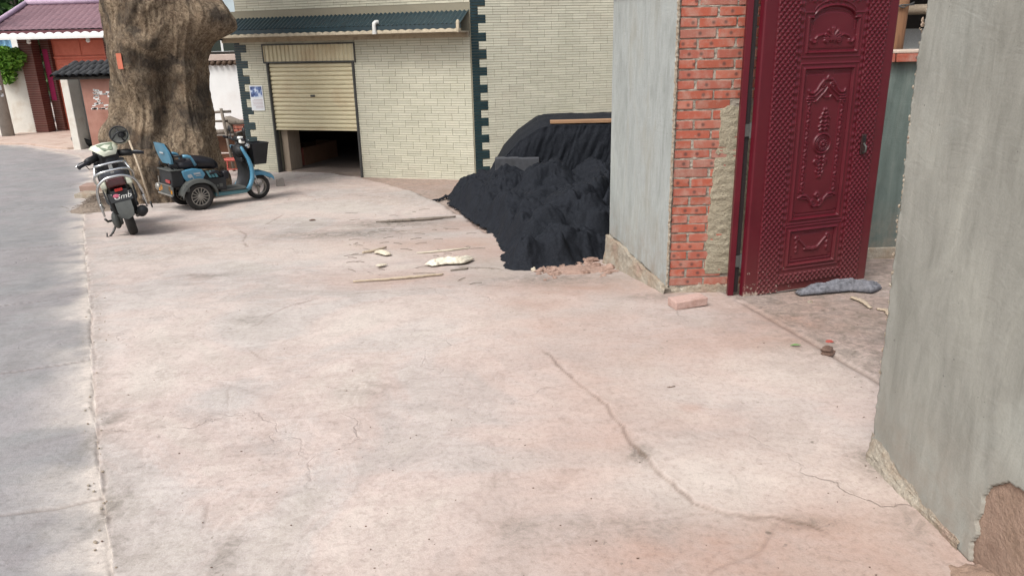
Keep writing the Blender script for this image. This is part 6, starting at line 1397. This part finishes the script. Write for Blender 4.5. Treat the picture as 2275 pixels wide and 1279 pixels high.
def rag(name, pts, width, hgt, mt, label, cat, seed=1, nu=60, nv=26):
    P = [lay(*p) for p in pts]; Lc = np.linspace(0, 1, len(P)); U, V = np.meshgrid(np.linspace(0, 1, nu), np.linspace(-1, 1, nv), indexing='ij')
    X = np.interp(U, Lc, [p.x for p in P]); Y = np.interp(U, Lc, [p.y for p in P]); d = P[-1] - P[0]; d.z = 0; d.normalize(); nx, ny = -d.y, d.x
    w = width * (.55 + .45 * np.sin(np.clip(U, .02, .98) * math.pi) ** .5) * (1 + .35 * fbm(U * 5, V * 0, seed=seed))
    off = V * w; X = X + nx * off; Y = Y + ny * off
    env = np.sin(np.clip(U, 0, 1) * math.pi) ** .35 * np.cos(V * math.pi / 2) ** .5
    Zr = np.asarray(hg(X, Y)) + .012 + hgt * env * (.55 + .45 * ridged(U * 5, V * 2.2, seed + 1)) + .004 * fbm(U * 30, V * 12, seed=seed + 2)
    o = grid_mesh(name, X, Y, Zr, mt); s = o.modifiers.new('thick', 'SOLIDIFY'); s.thickness = .004
    return props(o, label, cat)
rag('white_sacking', [(952, 592), (985, 587), (1015, 586), (1046, 577)], .085, .06, mat('sacking', ['c6bda8', 'd4ccba', 'b8ae99'], 6, .85, .4, 90), 'crumpled cream plastic sacking lying on the slab', 'sack', 201)
rag('work_glove', [(838, 563), (850, 565), (864, 569)], .045, .035, M_PALEST, 'small crumpled pale glove beside the short stick', 'glove', 211, 30, 16)
rag('paper_scrap', [(838, 594), (858, 590)], .03, .012, M_PALEST, 'tiny pale scrap on the slab left of the sacking', 'scrap', 215, 16, 10)
rag('grey_cloth', [(1772, 657), (1830, 651), (1880, 646), (1925, 650), (1950, 641)], .06, .085, mat('grey_felt', ['4b4b4e', '6b6b70', '7d7d82'], 26, .95, .5, 90, .006), 'rolled grey felt cloth stuffed under the open door', 'cloth', 221)
stick('bark_strip', [(1893, 664), (1915, 672), (1934, 688)], [.02, .022, .012], M_WOODP, 'pale peeled bark strip near the grey cloth', 'bark', sy=.4)
stick('bark_strip', [(1948, 690), (1968, 692), (1978, 708)], [.016, .018, .012], M_WOODP, 'pale peeled bark strip touching the near wall edge', 'bark', sy=.4)
# loose brick in front of the pier
b0, b1 = lay(1505, 690), lay(1566, 672); dv_ = b1 - b0; M_DB = mat('dusty_pink_brick', ['a98b80', 'b3978c', '9a7a6e'], 9, .95, .7, 90, .006)
o = link_mesh('loose_brick', bk_shape(.24, .115, .055, 77).build('loose_brick', M_DB, None).data, None); bpy.data.objects.remove(bpy.data.objects['loose_brick']) if False else None
for ob_ in [x for x in bpy.data.objects if x.name.startswith('loose_brick') and x is not o]: bpy.data.objects.remove(ob_)
o.name = 'loose_brick'; c_ = lay(1527, 681); o.location = c_ + Vector((0, 0, .034)); o.rotation_euler = (.02, -.03, math.radians(17)); bv = o.modifiers.new('bevel', 'BEVEL'); bv.width = .006; bv.segments = 2
props(o, 'loose dusty pink brick lying at the foot of the gate pier', 'brick')
def stone(px, py, r, mt, label, cat='stone', seed=0, name='stone'):
    q = lay(px, py); m = MB(); m.blob((q.x, q.y, q.z + r[2] * .6), r, 12, 8, .45, seed); return props(m.build(name, mt, None, smooth=False), label, cat)
M_STB = mat('brown_stone', ['4f3d34', '5f4a3f', '6b574b'], 12, .9, .6)
stone(1838, 788, (.035, .03, .03), M_STB, 'dark brown stone on the gate threshold rail', seed=3)
stone(1843, 761, (.018, .013, .008), mat('red_scrap', ['9a4a40'], 9, .8), 'small red scrap inside the gate', 'scrap', 5, 'red_scrap')
q = lay(623, 413); m = MB(); m.M = Matrix.Translation((q.x, q.y, q.z)) @ Matrix.Rotation(.5, 4, 'Z'); m.loft([[(-.07, -.05, -.01), (.07, -.06, -.01), (.075, .05, -.01), (-.07, .055, -.01)], [(-.065, -.05, .13), (.06, -.045, .15), (.06, .045, .14), (-.06, .05, .12)]])
props(m.build('stone', mat('grey_chock', ['7b756f', '8b847d'], 8, .9, .5), None, bevel=.012), 'grey stone chock beside the tricycle front wheel', 'stone')
m = MB()
for i in range(70):
    px, py = random.Random(i * 7 + 1).uniform(770, 1180), random.Random(i * 5 + 2).gauss(540, 45)
    if py > 640 or (py < 600 and px > 985 + (py - 440) * .8): continue
    q = G(px, py); a_ = random.Random(i).gauss(0, .5); L_ = random.Random(i + 9).uniform(.02, .10); z_ = gz(q.x, q.y) + .004
    m.tube([(q.x - L_ * math.cos(a_), q.y - L_ * math.sin(a_), z_), (q.x, q.y + .006, z_ + .004), (q.x + L_ * math.cos(a_), q.y + L_ * math.sin(a_), z_)], .0028, 5, cap=False)
sl_ = m.build('straw_litter', bpy.data.materials['grey_wood'], None, kind='stuff'); props(sl_, 'thin straw and twig litter on the stained slab', 'litter')
stone(1185, 672 - 70, (.02, .02, .02), M_PALEST, 'white pebble at the front hem of the netting', seed=12, name='pebble')
stone(1800, 672, (.018, .015, .01), M_FOOT, 'small pale stone lying beside the door corner', seed=14, name='pebble')
stone(695, 490, (.04, .035, .012), M_STB, 'flat dark scrap on the pale slab', 'scrap', 16, 'rubber_scrap')
# green leaf, twig
q = lay(1767, 771, .006); m = MB(); a = math.radians(5)
L, Wd = .032, .010; vs = []
for i in range(7):
    t = i / 6; w_ = Wd * math.sin(math.pi * t) ** .8; vs += [(q.x + (t - .5) * 2 * L, q.y + w_, q.z + .002 + .006 * math.sin(t * 3)), (q.x + (t - .5) * 2 * L, q.y, q.z + .006 * math.sin(t * 3)), (q.x + (t - .5) * 2 * L, q.y - w_, q.z + .002 + .006 * math.sin(t * 3))]
m.v = vs; m.f = [(3 * i + k, 3 * i + k + 3, 3 * i + k + 4, 3 * i + k + 1) for i in range(6) for k in (0, 1)]
props(m.build('green_leaf', mat('leaf_green', ['4f7a3a', '5f8a45'], 20, .6, 0, fine=.1), None, smooth=True), 'single green leaf lying near the threshold rail', 'leaf')
stick('twig', [(1482, 861), (1500, 858)], [.003, .0035], M_STB, 'tiny dark twig on the pink slab', 'twig', 6)
# crumbled red soil between netting and pier
rr = random.Random(31); m = MB()
for i in range(170):
    px = rr.uniform(1195, 1365); py = 604 - (px - 1195) * .10 + rr.gauss(0, 9) + (14 if px > 1330 else 0); q = G(px, py); s = abs(rr.gauss(.008, .009)) + .004
    m.blob((q.x, q.y, q.z + s * .4), (s * rr.uniform(1, 1.8), s, s * .8), 6, 4, .4, i)
sp_ = m.build('soil_crumbs', mat('red_soil', ['8a7265', '987f72', '7d6558'], 9, .95, .5), None, kind='stuff'); props(sp_, 'crumbled red soil along the front hem of the netting', 'soil')
X_, Y_ = np.meshgrid(np.linspace(.15, 1.05, 110), np.linspace(5.5, 6.5, 90), indexing='ij'); c_ = G(1290, 600)
qq = np.exp(-((X_ - c_.x) / .34) ** 2 - ((Y_ - c_.y) / .22) ** 2); Zs = np.asarray(hg(X_, Y_)) - .02 + .045 * qq * (1 + .5 * fbm(X_ * 6, Y_ * 6, seed=231)) + .012 * fbm(X_ * 25, Y_ * 25, seed=232) * smooth(.1, .5, qq)
props(grid_mesh('soil_bank', X_, Y_, Zs, bpy.data.materials['red_soil']), 'low bank of loose red soil between netting and pier', 'soil bank')
# grit scattered over the slab
m = MB()
for i in range(150):
    px, py = rr.uniform(200, 1950), 640 + 639 * rr.random() ** 1.3; q = G(px, py); s = rr.uniform(.0012, .0034)
    m.blob((q.x, q.y, gz(q.x, q.y) + s * .4), (s * rr.uniform(1, 2), s, s * .7), 5, 3, .3, i)
gr_ = m.build('grit', M_STB, None, kind='stuff'); props(gr_, 'dark grit and crumbs scattered over the slab', 'grit')
m = MB()
for i in range(130):
    px, py = rr.choice([(rr.gauss(215, 14), rr.uniform(560, 1279)), (rr.gauss(820, 90), rr.gauss(515, 18))]); 
    if px > 1945 and py < 1150: px -= 60
    q = G(px, py); s = rr.uniform(.002, .006); m.blob((q.x, q.y, gz(q.x, q.y) + s * .3), (s * 1.3, s, s * .7), 6, 4, .3, i)
gr_ = m.build('gravel_crumbs', M_FOOT, None, kind='stuff'); props(gr_, 'pale concrete crumbs along the road seam', 'gravel')
# ---------------------------------------------------------------- around the scooters
# slabs and straw left of the scooter
for i, (px, py, w_, d_, h_, a_, mt, lb) in enumerate(((214, 420, .22, .18, .10, .15, mat('pinkish_slab', ['8d7568', '9a8276'], 6, .9, .4), 'upper reddish stone slab left of the parked scooter'), (205, 436, .22, .16, .07, -.05, M_FOOT, 'lower grey stone slab left of the parked scooter'))):
    q = lay(px, py); m = MB(); m.M = Matrix.Translation((q.x, q.y, q.z)) @ Matrix.Rotation(a_, 4, 'Z'); m.box(-w_, w_, -d_, d_, -.03, h_); props(m.build('stone_slab', mt, None, bevel=.012), lb, 'slab')
q = lay(222, 462); X_, Y_ = np.meshgrid(np.linspace(-.5, .5, 70), np.linspace(-.55, .55, 70), indexing='ij'); rr2 = (X_ / .36) ** 2 + (Y_ / .42) ** 2
Zm = np.asarray(hg(q.x + X_, q.y + Y_)) - .03 + .16 * np.exp(-rr2 * 1.6) * (1 + .5 * fbm(X_ * 5, Y_ * 5, seed=241)) + .015 * fbm(X_ * 24, Y_ * 24, seed=242) * np.exp(-rr2)
M_STRAW = mat('dry_straw', ['72665a', '84776a', '5f544a'], 16, .95, .8, 70, .01)
stw = thing('straw_heap', 'heap of dry straw and roots beside the parked scooter', 'straw heap', tuple(q)); grid_mesh('mound', q.x + X_, q.y + Y_, Zm, M_STRAW, stw)
m = MB()
for i in range(260):
    a_ = rr.uniform(0, 6.28); rad = abs(rr.gauss(0, .22)); x, y = q.x + rad * math.cos(a_), q.y + rad * math.sin(a_) * 1.1; z = q.z + .19 * math.exp(-(rad / .34) ** 2 * 1.3) + .005
    d = Vector((rr.gauss(0, 1), rr.gauss(0, 1), rr.gauss(-.2, .5))).normalized() * rr.uniform(.05, .14); m.tube([(x, y, z), (x + d.x, y + d.y, max(z + d.z * .6, q.z + .004))], .003, 4, cap=False)
m.build('stalks', M_STRAW, stw, kind='stuff')
# bamboo pole leaning behind the scooter
f0 = lay(339, 462, .0); f1 = at_y(287, 312, f0.y + .12); bp_ = thing('leaning_broomstick', 'pale bamboo stick with dark tip leaning beside the parked scooter', 'stick', tuple(f0))
m = MB(); a_, b_ = f0.lerp(f1, .10), f1; m.tube([a_, a_.lerp(b_, .5) + Vector((.01, 0, 0)), b_], [.015, .016, .015], 10); m.build('cane', M_WOODP, bp_, smooth=True)
m = MB(); m.tube([f0 + Vector((0, 0, .008)), a_], [.010, .017], 8); m.build('tip', M_BLK, bp_, smooth=True)
# red stool behind the tricycle
c_ = lay(520, 393 - 4); st_ = thing('red_stool', 'small red plastic stool standing behind the blue tricycle', 'stool', tuple(c_)); M_RST = mat('faded_red_plastic', ['a8493f', 'b65a4e'], 5, .5, .05, fine=.1)
m = MB(); m.box(c_.x - .16, c_.x + .16, c_.y - .13, c_.y + .13, c_.z + .29, c_.z + .33); m.build('seat', M_RST, st_, bevel=.015)
for sx in (-1, 1):
    for sy in (-1, 1): m = MB(); m.tube([(c_.x + sx * .13, c_.y + sy * .10, c_.z + .29), (c_.x + sx * .16, c_.y + sy * .13, c_.z)], .014, 8); m.build('leg', M_RST, st_, smooth=True)
m = MB(); m.tube([(c_.x - .15, c_.y - .115, c_.z + .13), (c_.x + .15, c_.y - .115, c_.z + .13)], .012, 8); m.tube([(c_.x + .15, c_.y - .115, c_.z + .13), (c_.x + .15, c_.y + .115, c_.z + .13)], .012, 8); m.build('stretcher', M_RST, st_, smooth=True)
